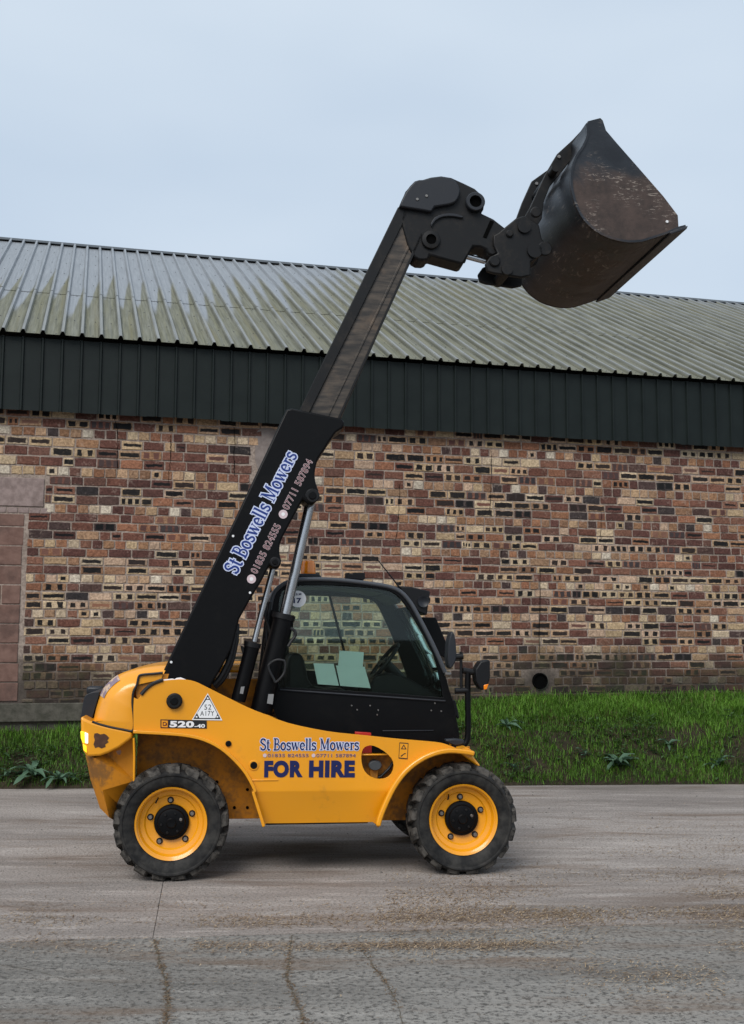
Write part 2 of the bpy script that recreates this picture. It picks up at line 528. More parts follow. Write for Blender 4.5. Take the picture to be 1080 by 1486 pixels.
base = t.mix(t.math('MULTIPLY', t.ramp(t.noise(vec, 14, 6, 0.7), 0.62, 0.74), 0.5), base, (0.06, 0.062, 0.055))
t.set(Base_Color=base, Roughness=t.math('ADD', t.math('MULTIPLY', moss, 0.35), 0.42), Metallic=t.math('SUBTRACT', 0.25, t.math('MULTIPLY', moss, 0.25)))
t.bump(nB, 0.15, 0.01)
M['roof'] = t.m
M['ridge'] = paint('dark_ridge_flashing', (0.035, 0.042, 0.048), 0.5, (0.08, 0.08, 0.07), 0.5, 0.45, 0.7, 2)

# concrete yard
def yard(name, a, b, grain, fine):
    t = NT(name)
    geo = t.n('NewGeometry').outputs['Position']
    mp = t.n('Mapping', Vector=geo, Scale=(0.22, 1.3, 1)).outputs[0]
    n1 = t.noise(mp, 1.1, 7, 0.62, 0.3)
    n2 = t.noise(geo, fine, 5, 0.7)
    n4 = t.noise(mp, 7.0, 6, 0.65)
    base = t.mix(t.ramp(n1, 0.32, 0.68), a, b)
    base = t.mix(t.math('MULTIPLY', t.ramp(n4, 0.50, 0.72), 0.5), base, tuple(c * 1.5 for c in b))
    base = t.mix(t.math('MULTIPLY', t.ramp(n2, 0.46, 0.66), grain), base, tuple(c * 0.38 for c in a))
    # brown earth trodden in, drawn out along the driving direction
    e = t.math('MULTIPLY', t.ramp(t.noise(mp, 1.9, 7, 0.68, 0.5), 0.50, 0.70), 0.7)
    pp = t.n('SeparateXYZ', Vector=geo)
    def bandm(y0, w, x0, x1, amt):
        d_ = t.math('DIVIDE', t.math('SUBTRACT', pp.outputs['Y'], y0), w)
        g_ = t.math('MULTIPLY', t.math('EXPONENT', t.math('MULTIPLY', t.math('MULTIPLY', d_, d_), -1.0)), t.ramp(pp.outputs['X'], x0, x1))
        return t.math('MULTIPLY', t.math('MULTIPLY', g_, t.ramp(t.noise(mp, 4.5, 7, 0.7, 0.4), 0.36, 0.58)), amt)
    e = t.math('MAXIMUM', e, t.math('MAXIMUM', bandm(7.25, 0.22, -2.2, -0.4, 0.5), t.math('MAXIMUM', bandm(7.45, 0.75, 0.6, 2.6, 0.8), bandm(6.64, 0.09, -1.6, -0.2, 0.55))))
    base = t.mix(e, base, (0.135, 0.088, 0.058))
    base = t.mix(t.math('MULTIPLY', t.ramp(t.noise(geo, fine * 1.7, 3, 0.6), 0.60, 0.72), 0.5), base, tuple(c * 1.45 for c in b))
    wet = t.ramp(t.noise(mp, 0.8, 4, 0.55), 0.55, 0.72)
    base = t.mix(t.math('MULTIPLY', wet, 0.35), base, tuple(c * 0.5 for c in a))
    t.set(Base_Color=base, Roughness=t.ramp(wet, 0, 1, 0.80, 0.50))
    t.b.inputs['Specular IOR Level'].default_value = 0.35
    t.bump(t.math('ADD', n2, t.math('MULTIPLY', n4, 0.6)), 0.9, 0.014)
    return t.m
M['slab_back'] = yard('smooth_concrete', (0.230, 0.200, 0.180), (0.385, 0.342, 0.312), 0.7, 48)
M['slab_front'] = yard('rough_brushed_concrete', (0.160, 0.150, 0.136), (0.255, 0.240, 0.218), 1.0, 34)
M['soil'] = stone('dark_soil', (0.018, 0.014, 0.009), (0.045, 0.034, 0.020), (0.02, 0.02, 0.01), 12)
M['dirt'] = stone('brown_earth', (0.075, 0.055, 0.040), (0.13, 0.098, 0.070), (0.03, 0.022, 0.015), 25)
M['crack'] = stone('crack_dirt', (0.095, 0.085, 0.068), (0.15, 0.132, 0.105), (0.03, 0.03, 0.015), 25)

def leafmat(name, attr=True, cols=((0.038, 0.095, 0.010), (0.155, 0.32, 0.036))):
    t = NT(name)
    f = t.n('Attribute', attribute_name='ltone').outputs['Fac'] if attr else t.noise(t.obj(), 9, 4)
    base = t.mix(f, cols[0], cols[1])
    t.set(Base_Color=base, Roughness=0.6)
    t.b.inputs['Specular IOR Level'].default_value = 0.3
    tl = t.n('BsdfTranslucent', Color=base)
    mx = t.n('MixShader', Fac=0.25, _1=t.b.outputs[0], _2=tl.outputs[0])
    t.t.links.new(mx.outputs[0], t.out.inputs['Surface'])
    return t.m
M['grass'] = leafmat('grass_blade')
M['drygrass'] = leafmat('dry_grass_blade', True, ((0.060, 0.058, 0.018), (0.150, 0.120, 0.050)))
M['dock'] = leafmat('dock_leaf', False, ((0.055, 0.115, 0.070), (0.125, 0.21, 0.135)))
M['weed'] = leafmat('creeping_weed_leaf', True, ((0.022, 0.055, 0.018), (0.075, 0.14, 0.050)))
M['straw'] = leafmat('straw', True, ((0.13, 0.082, 0.048), (0.50, 0.38, 0.25)))
M['grit'] = stone('grit', (0.10, 0.09, 0.08), (0.25, 0.23, 0.21), (0.05, 0.045, 0.04), 20)

# ------------------------------------------------------------------ setting: ground, yard slabs, bank
def sheet(name, pts, z, mat, kind='structure'):
    o = from_py(name, [(x, y, z) for x, y in pts], [tuple(range(len(pts)))], mat)
    return tag(o, kind=kind)

sheet('joint_fill', [(-14, -6), (18, -6), (18, 13.0), (-14, 11.9)], -0.014, M['dirt'])
sheet('ground', [(-900, -400), (900, -400), (900, 1400), (-900, 1400)], -0.10, M['soil'])

def edge_y(x):                      # back edge of the concrete
    return 13.02 + (x + 4.24) * 0.0735

# slab joints (traced on the ground)
JO = [(-3.119, 6.566), (-2.135, 6.665), (-1.261, 6.765), (0.009, 6.919), (0.931, 7.027), (2.323, 7.178), (3.680, 7.316)]
JV = [(-1.674, 9.529), (-1.424, 7.805), (-1.273, 6.764)]
def joint_y(x):
    for (x0, y0), (x1, y1) in zip(JO[:-1], JO[1:]):
        if x0 <= x <= x1:
            return y0 + (y1 - y0) * (x - x0) / (x1 - x0)
    (x0, y0), (x1, y1) = (JO[0], JO[1]) if x < JO[0][0] else (JO[-2], JO[-1])
    return y0 + (y1 - y0) * (x - x0) / (x1 - x0)
vx = lambda y: JV[0][0] + (JV[2][0] - JV[0][0]) * (y - JV[0][1]) / (JV[2][1] - JV[0][1])

def slab(name, poly, z, mat, parent):
    """slab with fine edges; top at z, 120 mm thick"""
    loops = [poly]
    bm = bmesh.new()
    n = len(poly)
    top = [bm.verts.new((x, y, z)) for x, y in poly]
    bot = [bm.verts.new((x, y, z - 0.12)) for x, y in poly]
    bm.faces.new(top)
    for i in range(n):
        bm.faces.new((top[i], bot[i], bot[(i + 1) % n], top[(i + 1) % n]))
    bmesh.ops.recalc_face_normals(bm, faces=bm.faces)
    return from_bm(name, bm, mat, parent)

yard_root = tag(empty('concrete_yard'), kind='structure')
g = 0.005
xs = [i * 1.0 for i in range(-14, 19)]
def back_poly(x0, x1, xa=None, xb=None):
    XS = [x0] + [x for x in xs if x0 + .3 < x < x1 - .3] + [x1]
    front = [(x, joint_y(x) + g + rnd.uniform(-0.004, 0.004)) for x in XS]
    back = [(x, edge_y(x) + rnd.uniform(-0.012, 0.012)) for x in reversed(XS)]
    return front + back
vj = [(vx(7.2) , 7.2)]
jx = JV[2][0]
g = 0.0022
L = back_poly(-14, jx - g)
Rr = back_poly(jx + g, 18)
# the joint leans: move the far end of the cut
tilt = vx(edge_y(jx)) - jx
L = [(x + (tilt if abs(x - (jx - g)) < 1e-6 and y > 8 else 0), y) for x, y in L]
Rr = [(x + (tilt if abs(x - (jx + g)) < 1e-6 and y > 8 else 0), y) for x, y in Rr]
slab('slab', L, 0.0, M['slab_back'], yard_root)
slab('slab', Rr, 0.0, M['slab_back'], yard_root)
FR = [-14, jx - 0.002, 18]
for x0, x1 in ((-14, 18),):
    XS = [x0] + [x for x in xs if x0 < x < x1] + [x1]
    poly = [(x1, -6), (x0, -6)][::-1] + [(x, joint_y(x) - g + rnd.uniform(-0.006, 0.004)) for x in reversed(XS)]
    slab('slab', poly, -0.006, M['slab_front'], yard_root)

# cracks: ragged dirt-filled seams lying in the concrete
def crack(name, pts, w, z, mat, parent, n=5, jag=0.02):
    P = []
    for (x0, y0), (x1, y1) in zip(pts[:-1], pts[1:]):
        for k in range(n):
            u = k / n
            P.append((x0 + (x1 - x0) * u + rnd.uniform(-jag, jag), y0 + (y1 - y0) * u + rnd.uniform(-jag, jag)))
    P.append(pts[-1])
    vs, fs = [], []
    for i, (x, y) in enumerate(P):
        a = Vector(P[min(i + 1, len(P) - 1)]) - Vector(P[max(i - 1, 0)])
        nrm = Vector((-a.y, a.x)).normalized()
        ww = w * rnd.uniform(0.25, 1.2)
        vs += [(x + nrm.x * ww, y + nrm.y * ww, z), (x - nrm.x * ww, y - nrm.y * ww, z)]
        if i:
            fs.append((2 * i - 2, 2 * i - 1, 2 * i + 1, 2 * i))
    return from_py(name, vs, fs, mat, parent)
crack('crack', [(-1.259, 6.735), (-1.142, 6.280), (-1.038, 5.918), (-0.973, 5.597), (-0.915, 5.177)], 0.0065, -0.003, M['crack'], yard_root, 12, 0.006)
crack('crack', [(-0.464, 6.836), (-0.445, 6.353), (-0.436, 6.041), (-0.381, 5.760), (-0.321, 5.456), (-0.280, 5.183)], 0.005, -0.003, M['crack'], yard_root, 12, 0.006)
crack('crack', [(-0.054, 6.562), (0.027, 6.168), (0.079, 5.931), (0.126, 5.660), (0.161, 5.188)], 0.003, -0.003, M['crack'], yard_root, 10, 0.005)
crack('crack', [(-2.074, 6.256), (-1.817, 6.146), (-1.548, 5.958), (-1.328, 5.926), (-1.061, 5.907)], 0.0018, -0.003, M['crack'], yard_root, 10, 0.005)
crack('crack', [(-1.024, 5.896), (-0.728, 5.910), (-0.451, 5.959)], 0.0015, -0.003, M['crack'], yard_root, 10, 0.005)
crack('crack', [(-0.425, 6.077), (-0.284, 6.152), (-0.141, 6.292), (0.085, 6.426)], 0.0015, -0.003, M['crack'], yard_root, 10, 0.005)
crack('crack', [(0.008, 6.082), (0.374, 6.147), (0.825, 6.240)], 0.0015, -0.003, M['crack'], yard_root, 10, 0.005)

# wall line
K = 0.26
NL = math.hypot(1, K)
WX = Vector((1 / NL, K / NL, 0)); WN = Vector((-K / NL, 1 / NL, 0)); WO = Vector((0, 15.0, 0))
def wall_y(x):
    return 15.0 + K * x
def wpt(s, off, z):
    return WO + WX * s + WN * off + Vector((0, 0, z))

def bank_top(x):
    u = min(max((x + 3.5) / 6.0, 0), 1)
    return 0.60 + (0.92 - 0.60) * u

from mathutils import noise as mnoise
def bank_z(x, y):
    y0, y1 = edge_y(x), wall_y(x)
    u = (y - y0) / max(y1 - y0, 0.05)
    u = min(max(u, 0), 1)
    H = bank_top(x)
    if x < -2:
        f = u ** 0.9
    else:
        f = (0.62 * min(u / 0.42, 1) ** 1.15 + 0.38 * max((u - 0.42) / 0.58, 0))
    n = mnoise.noise((x * 1.7, y * 1.7, 3.1)) * 0.07 + mnoise.noise((x * 5, y * 5, 1.1)) * 0.03
    return 0.005 - 0.03 * (u < 0.02) + H * f + n * min(u * 6, 1) * (1 - 0.6 * (u > 0.93))
NXB, NYB = 150, 26
vs, fs = [], []
for i in range(NXB + 1):
    x = -13 + 30 * i / NXB
    for j in range(NYB + 1):
        u = j / NYB
        y = edge_y(x) - 0.02 + (wall_y(x) + 0.05 - edge_y(x) + 0.02) * u
        vs.append((x, y, bank_z(x, y)))
for i in range(NXB):
    for j in range(NYB):
        a = i * (NYB + 1) + j
        fs.append((a, a + NYB + 1, a + NYB + 2, a + 1))
bank = from_py('grass_bank', vs, fs, M['soil'], None, 60)
tag(bank, kind='structure')

# ------------------------------------------------------------------ barn
barn = empty('brick_barn', tuple(WO), math.atan2(K, 1))
tag(barn, 'long brick barn with dark green cladding band and mossy metal roof behind the yellow machine', 'barn')
S0, S1 = -7.5, 10.5
Z_F0, Z_F1 = 4.54, 5.49           # cladding band
# mortar core (local x = along wall, local y = into building)
wall = box('wall', (S0 - 4, 0.002, 0.2), (S1 + 6, 0.45, 5.3), M['mortar'], barn)
box('gable_wall', (S0 - 4, 0.46, 0.2), (S0 - 3.6, 15.2, 5.3), M['mortar'], barn)
box('rear_wall', (S0 - 4, 15.25, 0.2), (S1 + 6, 15.6, 5.3), M['mortar'], barn)

PAL_RED = [(0.150, 0.066, 0.048), (0.125, 0.056, 0.044), (0.170, 0.080, 0.058), (0.105, 0.048, 0.041), (0.20, 0.100, 0.070), (0.135, 0.070, 0.055), (0.090, 0.042, 0.036), (0.245, 0.115, 0.070)]
PAL_PALE = [(0.43, 0.325, 0.205), (0.47, 0.375, 0.255), (0.38, 0.265, 0.165), (0.50, 0.41, 0.30), (0.42, 0.285, 0.185), (0.44, 0.32, 0.235)]
PAL_DARK = [(0.048, 0.038, 0.038), (0.065, 0.042, 0.040), (0.038, 0.033, 0.035), (0.080, 0.048, 0.042)]
PAL_TAN = [(0.29, 0.165, 0.095), (0.25, 0.145, 0.090), (0.32, 0.205, 0.130), (0.26, 0.130, 0.075)]
BLACK = [(0.007, 0.007, 0.008), (0.010, 0.0095, 0.010), (0.014, 0.012, 0.012), (0.026, 0.018, 0.016)]
PNK = (0.42, 0.30, 0.28)

def brick_spec(header, zc, s):
    """colour, patch colour, (patches, half width, half height)"""
    q = rnd.random()
    tone = mnoise.noise((s * 0.5, zc * 1.3, 4.0))
    if header:
        if q < 0.42 - 0.25 * (2.75 < zc < 4.05): return rnd.choice(PAL_PALE), rnd.choice(BLACK), (1 if rnd.random() < 0.10 else 0, 0.24, 0.28)
        if q < 0.68: return rnd.choice(PAL_TAN), rnd.choice(BLACK), (0, 0.2, 0.2)
        if q < 0.90: return rnd.choice(PAL_RED), rnd.choice(BLACK), (0, 0.2, 0.2)
        if q < 0.955: return (0.52, 0.47, 0.39), rnd.choice(BLACK), (0, 0, 0)
        return rnd.choice(PAL_DARK), rnd.choice(BLACK), (0, 0, 0)
    zone = (0.20 if 2.75 < zc < 4.05 else -0.08) + 0.55 * mnoise.noise((s * 0.42 + 3.0, zc * 0.8, 11.0))
    kiss = 0.45 + 0.42 * tone - 0.75 * zone
    if q < kiss:
        c = rnd.choice(PAL_PALE) if rnd.random() < 0.78 else rnd.choice(PAL_TAN)
        k = rnd.random()
        d = rnd.choice(BLACK)
        if k < 0.50: return c, d, (1, rnd.uniform(0.41, 0.47), rnd.uniform(0.20, 0.42))
        if k < 0.88: return c, d, (2, rnd.uniform(0.22, 0.36), rnd.uniform(0.28, 0.42))
        if k < 0.93: return c, d, (3, rnd.uniform(0.26, 0.36), rnd.uniform(0.28, 0.42))
        return c, rnd.choice(PAL_RED), (1, 0.40, 0.22)
    q = rnd.random()
    q = min(max(q - 0.35 * zone, 0.0), 0.999)
    if q < 0.60:
        if rnd.random() < 0.16: return rnd.choice(PAL_RED), rnd.choice(BLACK), (1, rnd.uniform(0.36, 0.46), rnd.uniform(0.10, 0.25))
        if rnd.random() < 0.14: return rnd.choice(PAL_RED), rnd.choice(PAL_DARK), (3, 0.33, 0.42)
        return rnd.choice(PAL_RED), rnd.choice(BLACK), (0, 0, 0)
    if q < 0.73: return rnd.choice(PAL_DARK), rnd.choice(BLACK), (2 if rnd.random() < 0.35 else 0, 0.38, 0.42)
    if q < 0.86: return rnd.choice(PAL_TAN), rnd.choice(PAL_RED), (2 if rnd.random() < 0.3 else 0, 0.3, 0.4)
    return rnd.choice(PAL_PALE), rnd.choice(PAL_RED), (0, 0, 0)

HZ = [0.258, 0.697, 1.135, 1.572, 2.012, 2.455, 2.890, 3.335, 3.805, 4.302, 4.78]
courses = []
for i in range(len(HZ) - 1):
    dz = (HZ[i + 1] - HZ[i]) / 4
    for k in range(4):
        courses.append((HZ[i] + dz * k, dz, k == 0))
bricks = []
for zc, dz, header in courses:
    if zc < 0.45 or zc > 4.62:
        continue
    pitch = 0.141 if header else 0.282
    s = S0 - rnd.uniform(0, pitch)
    while s < S1:
        L = pitch * rnd.uniform(0.94, 1.06)
        if not header and rnd.random() < 0.10:
            L *= 0.52
        a, b = s + 0.0075, s + L - 0.0075
        s += L
        if 3.245 < zc < 3.715 and b > -4.20: a = max(a, -4.245)
        if zc < 3.27 and b > -4.40: a = max(a, -4.44)
        mid = (a + b) / 2
        # openings: lintel, infill stonework, cement patch, pipe
        if a < -4.25 and 3.245 < zc < 3.715: continue
        if a < -4.445 and zc < 3.27: continue
        if -1.62 < mid < -1.16 and 3.78 < zc < 4.46: continue
        if abs(mid - 2.402) < 0.16 and abs(zc - 1.141) < 0.13: continue
        if a < -1.0 and zc < 0.90: continue
        bricks.append((a, b, zc, dz, header))

def brick_geo(a, b, zc, dz):
    """rough faced brick: front face and worn arrises; returns verts, faces, uvs"""
    j = lambda q: rnd.uniform(-q * 1.5, q * 1.5)
    h = dz / 2 - 0.0085
    f = -rnd.uniform(0.003, 0.010)
    bv = 0.006
    out = [(a + j(.003), 0.004, zc - h + j(.003)), (b + j(.003), 0.004, zc - h + j(.003)), (b + j(.003), 0.004, zc + h + j(.003)), (a + j(.003), 0.004, zc + h + j(.003))]
    inn = [(a + bv + j(.004), f + j(.002), zc - h + bv + j(.004)), (b - bv + j(.004), f + j(.002), zc - h + bv + j(.004)), (b - bv + j(.004), f + j(.002), zc + h - bv + j(.004)), (a + bv + j(.004), f + j(.002), zc + h - bv + j(.004))]
    # mid points give a slightly uneven outline
    ob = ((out[0][0] + out[1][0]) / 2, 0.004, out[0][2] + j(.005)); ot = ((out[2][0] + out[3][0]) / 2, 0.004, out[2][2] + j(.005))
    ib = ((inn[0][0] + inn[1][0]) / 2, f + j(.003), inn[0][2] + j(.005)); it = ((inn[2][0] + inn[3][0]) / 2, f + j(.003), inn[2][2] + j(.005))
    V = [out[0], ob, out[1], out[2], ot, out[3], inn[0], ib, inn[1], inn[2], it, inn[3]]
    F = [(6, 7, 10, 11), (7, 8, 9, 10), (0, 1, 7, 6), (1, 2, 8, 7), (2, 3, 9, 8), (3, 4, 10, 9), (4, 5, 11, 10), (5, 0, 6, 11)]
    UV = [((v[0] - a) / (b - a), (v[2] - zc + h) / (2 * h)) for v in V]
    return V, F, UV

def brick_mesh(name, items, parent):
    vs, fs, uvs, bc, dc, bp = [], [], [], [], [], []
    for (a, b, zc, dz, header) in items:
        V, F, UV = brick_geo(a, b, zc, dz)
        c, d, p = brick_spec(header, zc, a)
        k = rnd.uniform(0.82, 1.15)
        c = tuple(min(x * k, 0.8) for x in c)
        n0 = len(vs)
        vs += V
        for f in F:
            fs.append(tuple(i + n0 for i in f))
            uvs += [UV[i] for i in f]
            bc += [*c, 1]; dc += [*d, 1]; bp += [float(p[0]), p[1], p[2]]
    me = bpy.data.meshes.new(name)
    me.from_pydata(vs, [], fs)
    ul = me.uv_layers.new(name='UVMap')
    ul.data.foreach_set('uv', np.array(uvs, dtype=np.float32).ravel())
    at = me.attributes.new('bcol', 'FLOAT_COLOR', 'FACE'); at.data.foreach_set('color', np.array(bc, dtype=np.float32))
    at = me.attributes.new('dcol', 'FLOAT_COLOR', 'FACE'); at.data.foreach_set('color', np.array(dc, dtype=np.float32))
    at = me.attributes.new('bpar', 'FLOAT_VECTOR', 'FACE'); at.data.foreach_set('vector', np.array(bp, dtype=np.float32))
    me.update()
    return link_mesh(name, me, M['brick'], parent)

near_b, rest_b = [], []
for it in bricks:
    a, b, zc = it[0], it[1], it[2]
    # nearest stretchers that stay in clear view left of the boom
    clear = a > -4.80 and b < (-2.75 + (zc - 1.5) * 0.45) and zc > 1.0 and zc < 4.53
    (near_b if clear and not it[4] else rest_b).append(it)
near_b.sort(key=lambda q: q[0])
rest_b += near_b[300:]
for it in near_b[:300]:
    brick_mesh('brick', [it], barn)
tag(brick_mesh('brickwork', rest_b, barn), kind='stuff')

# blocked doorway at the left: lintel, narrow brick-on-edge row, sandstone infill blocks
def block(name, s0, s1, z0, z1, mat, proud, parent=barn, bev=0.008):
    return box(name, (s0, -proud, z0), (s1, 0.06, z1), mat, parent, bev)
block('lintel', -7.2, -4.262, 3.345, 3.705, M['lintel'], 0.012)
sx = -4.80
for k in range(5):
    block('brick', -4.83 + k * 0.135 - 0.0, -4.83 + k * 0.135 + 0.125, 3.262, 3.333, M['lintel'], 0.004, bev=0.006)
zb = [0.66, 0.935, 1.17, 1.405, 1.645, 1.885, 2.125, 2.365, 2.605, 2.85, 3.09, 3.252]
for i in range(1, len(zb) - 1):
    e = rnd.uniform(-0.01, 0.02)
    cut = -4.76 + rnd.uniform(-0.1, 0.05) - (0.2 if i % 2 else 0)
    block('stone_block', cut + 0.008, -4.50 + e, zb[i] + 0.006, zb[i + 1] - 0.006, M['sandstone'], rnd.uniform(0.0, 0.012))
    block('stone_block', cut - 0.55, cut - 0.004, zb[i] + 0.006, zb[i + 1] - 0.006, M['sandstone'], rnd.uniform(0.0, 0.012))
block('plinth', -7.4, -1.3, 0.69, 0.915, M['plinth'], 0.05, bev=0.012)
block('footing', -7.4, -1.3, 0.2, 0.66, M['plinth'], 0.0)
plate('cement_patch', [(-1.600, 4.451), (-1.407, 4.526), (-1.163, 4.333), (-1.213, 3.867), (-1.358, 3.658), (-1.488, 3.718), (-1.603, 4.054)], -0.006, 0.05, M['render'], barn, bev=0.006)

# waste pipe through the wall
PC = (2.402, 1.141)
disc('pipe_bed', (PC[0] + 0.02, PC[1] - 0.012), 0.132, -0.004, 0.05, M['plinth'], barn, 11, 0.012)
lathe_y('pipe', [(0.092, -0.035), (0.110, -0.035), (0.110, 0.04), (0.092, 0.04)], PC, M['hole'], barn, 32)
disc('pipe_mouth', PC, 0.092, -0.012, 0.02, M['hole'], barn, 28, 0)

# cracks in the brickwork
def wall_crack(pts, w=0.006):
    P = []
    for (x0, z0), (x1, z1) in zip(pts[:-1], pts[1:]):
        for k in range(8):
            u = k / 8
            P.append((x0 + (x1 - x0) * u + rnd.uniform(-.008, .008), z0 + (z1 - z0) * u))
    P.append(pts[-1])
    vs, fs = [], []
    for i, (x, z) in enumerate(P):
        ww = w * rnd.uniform(0.3, 1.1)
        vs += [(x - ww, -0.0165, z), (x + ww, -0.0165, z)]
        if i:
            fs.append((2 * i - 2, 2 * i - 1, 2 * i + 1, 2 * i))
    from_py('crack', vs, fs, M['hole'], barn)
wall_crack([(-3.429, 4.531), (-3.380, 4.317), (-3.373, 3.781)])
wall_crack([(-2.716, 4.332), (-2.701, 4.079), (-2.728, 3.717)], 0.005)
wall_crack([(-1.884, 4.483), (-1.873, 3.840)], 0.005)
wall_crack([(0.387, 3.816), (0.368, 3.409), (0.330, 3.022)], 0.005)
wall_crack([(1.721, 4.323), (1.707, 3.885), (1.683, 3.478)], 0.005)
wall_crack([(2.423, 2.648), (2.397, 1.501)], 0.005)
wall_crack([(3.376, 3.501), (3.357, 3.096)], 0.004)
wall_crack([(1.861, 2.973), (1.839, 2.781)], 0.004)

# box profile sheeting
RIB = 0.238
RS0 = -4.811
def profile(nr, h, w_top, w_bot):
    """one sheet: list of (u along wall, height) starting mid pan, nr ribs"""
    pts = [(0.0, 0.0)]
    for k in range(nr):
        c = (k + 0.5) * RIB
        pts += [(c - w_bot, 0), (c - w_top, h), (c + w_top, h), (c + w_bot, 0)]
    pts.append((nr * RIB, 0.0))
    return pts

NR = 4
n0 = int(math.floor((S0 - 3 - RS0) / RIB))
n1 = int(math.ceil((S1 + 14 - RS0) / RIB))
EAVE_OFF, EAVE_Z = -0.25, 5.50
RUN, RIDGE_Z = 7.5, 9.33
slope = math.atan2(RIDGE_Z - EAVE_Z, RUN - EAVE_OFF)
SL = math.hypot(RIDGE_Z - EAVE_Z, RUN - EAVE_OFF)
def roof_sheet(sa, v0, v1, lift):
    pf = profile(NR, 0.046, 0.016, 0.036)
    vs, fs, uvs = [], [], []
    cs, sn = math.cos(slope), math.sin(slope)
    rows = [v0 + (v1 - v0) * k / 3 for k in range(4)]
    for v in rows:
        for (u, h) in pf:
            hh = h + lift + 0.0015 * math.sin(v * 3 + sa)
            vs.append((sa + u, EAVE_OFF + v * cs - hh * sn, EAVE_Z + v * sn + hh * cs))
    m_ = len(pf)
    for r in range(len(rows) - 1):
        for i in range(m_ - 1):
            a = r * m_ + i
            fs.append((a, a + 1, a + m_ + 1, a + m_))
            for (ri, ii) in ((r, i), (r, i + 1), (r + 1, i + 1), (r + 1, i)):
                uvs.append(((sa + pf[ii][0] - RS0) / RIB + 0.5, rows[ri]))
    me = bpy.data.meshes.new('roof_sheet')
    me.from_pydata(vs, [], fs)
    ul = me.uv_layers.new(name='UVMap')
    ul.data.foreach_set('uv', np.array(uvs, dtype=np.float32).ravel())
    me.update()
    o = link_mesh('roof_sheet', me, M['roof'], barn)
    sd_ = o.modifiers.new('thick', 'SOLIDIFY'); sd_.thickness = 0.004
    return o
def clad_sheet(sa):
    pf = profile(NR, 0.026, 0.010, 0.020)
    vs, fs = [], []
    dz0 = rnd.uniform(-0.012, 0.012)
    for z in (Z_F0 + dz0, Z_F1 - 0.02):
        for (u, h) in pf:
            vs.append((sa + u, -0.15 - h, z))
    m_ = len(pf)
    for i in range(m_ - 1):
        fs.append((i, i + 1, i + m_ + 1, i + m_))
    o = from_py('cladding_sheet', vs, fs, M['cladding'], barn)
    sd_ = o.modifiers.new('thick', 'SOLIDIFY'); sd_.thickness = 0.004
scr_v, scr_f = [], []
def screw(p, nrm, r=0.011):
    a = nrm.orthogonal().normalized(); b = nrm.cross(a)
    n0_ = len(scr_v)
    for k in range(6):
        scr_v.append(p + r * (math.cos(k * 1.047) * a + math.sin(k * 1.047) * b))
    scr_v.append(p + nrm * 0.009)
    for k in range(6):
        scr_f.append((n0_ + k, n0_ + (k + 1) % 6, n0_ + 6))
n = n0
while n < n1:
    sa = RS0 + (n - 0.5) * RIB
    j_ = rnd.uniform(-0.003, 0.003)
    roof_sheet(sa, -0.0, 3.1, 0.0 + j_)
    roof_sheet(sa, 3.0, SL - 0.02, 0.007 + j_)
    clad_sheet(sa)
    cs, sn = math.cos(slope), math.sin(slope)
    if sa < 8:
        for k in range(NR):
            for v in (0.06, 1.0, 2.0, 2.95, 4.0, 5.0, 6.2, 7.4):
                if rnd.random() < 0.85:
                    u = sa + (k + 0.02 + rnd.choice((0.05, 0.5, 0.1, 0.45)) * 0.3) * RIB
                    vv = v + rnd.uniform(-0.03, 0.03)
                    lift = 0.0 if vv < 3.0 else 0.007
                    screw(Vector((u, EAVE_OFF + vv * cs - (0.004 + lift) * sn, EAVE_Z + vv * sn + (0.004 + lift) * cs)), Vector((0, -sn, cs)))
    n += NR
tag(from_py('roof_screws', scr_v, scr_f, M['ridge'], barn), kind='stuff')
# ridge cap with open rib ends under it
rs = RS0 + (n0 - 0.5) * RIB; re_ = RS0 + (n - 0.5) * RIB
cs, sn = math.cos(slope), math.sin(slope)
yr, zr = EAVE_OFF + SL * cs, EAVE_Z + SL * sn
vs = []
for s_ in (rs, re_):
    vs += [(s_, yr - 0.22 * cs - 0.05 * sn, zr - 0.22 * sn + 0.05 * cs), (s_, yr, zr + 0.065), (s_, yr + 0.22 * cs + 0.05 * sn, zr - 0.22 * sn + 0.05 * cs)]
o = from_py('ridge_cap', vs, [(0, 3, 4, 1), (1, 4, 5, 2)], M['ridge'], barn)
o.modifiers.new('thick', 'SOLIDIFY').thickness = 0.01
# rear roof slope closes the building
vs = [(rs, yr, zr), (re_, yr, zr), (re_, 2 * yr + 0.25, EAVE_Z), (rs, 2 * yr + 0.25, EAVE_Z)]
o = from_py('rear_roof', vs, [(0, 1, 2, 3)], M['ridge'], barn)
# eave soffit board behind the cladding
box('soffit', (rs, -0.12, Z_F0 + 0.05), (re_, 0.005, Z_F0 + 0.09), M['hole'], barn)

# ------------------------------------------------------------------ telehandler
YAW = R(7)
TH = empty('telehandler', (-1.4303, 8.2294, 0.0), YAW)
tag(TH, 'yellow compact telehandler with raised black boom and bucket parked on the concrete', 'telehandler')

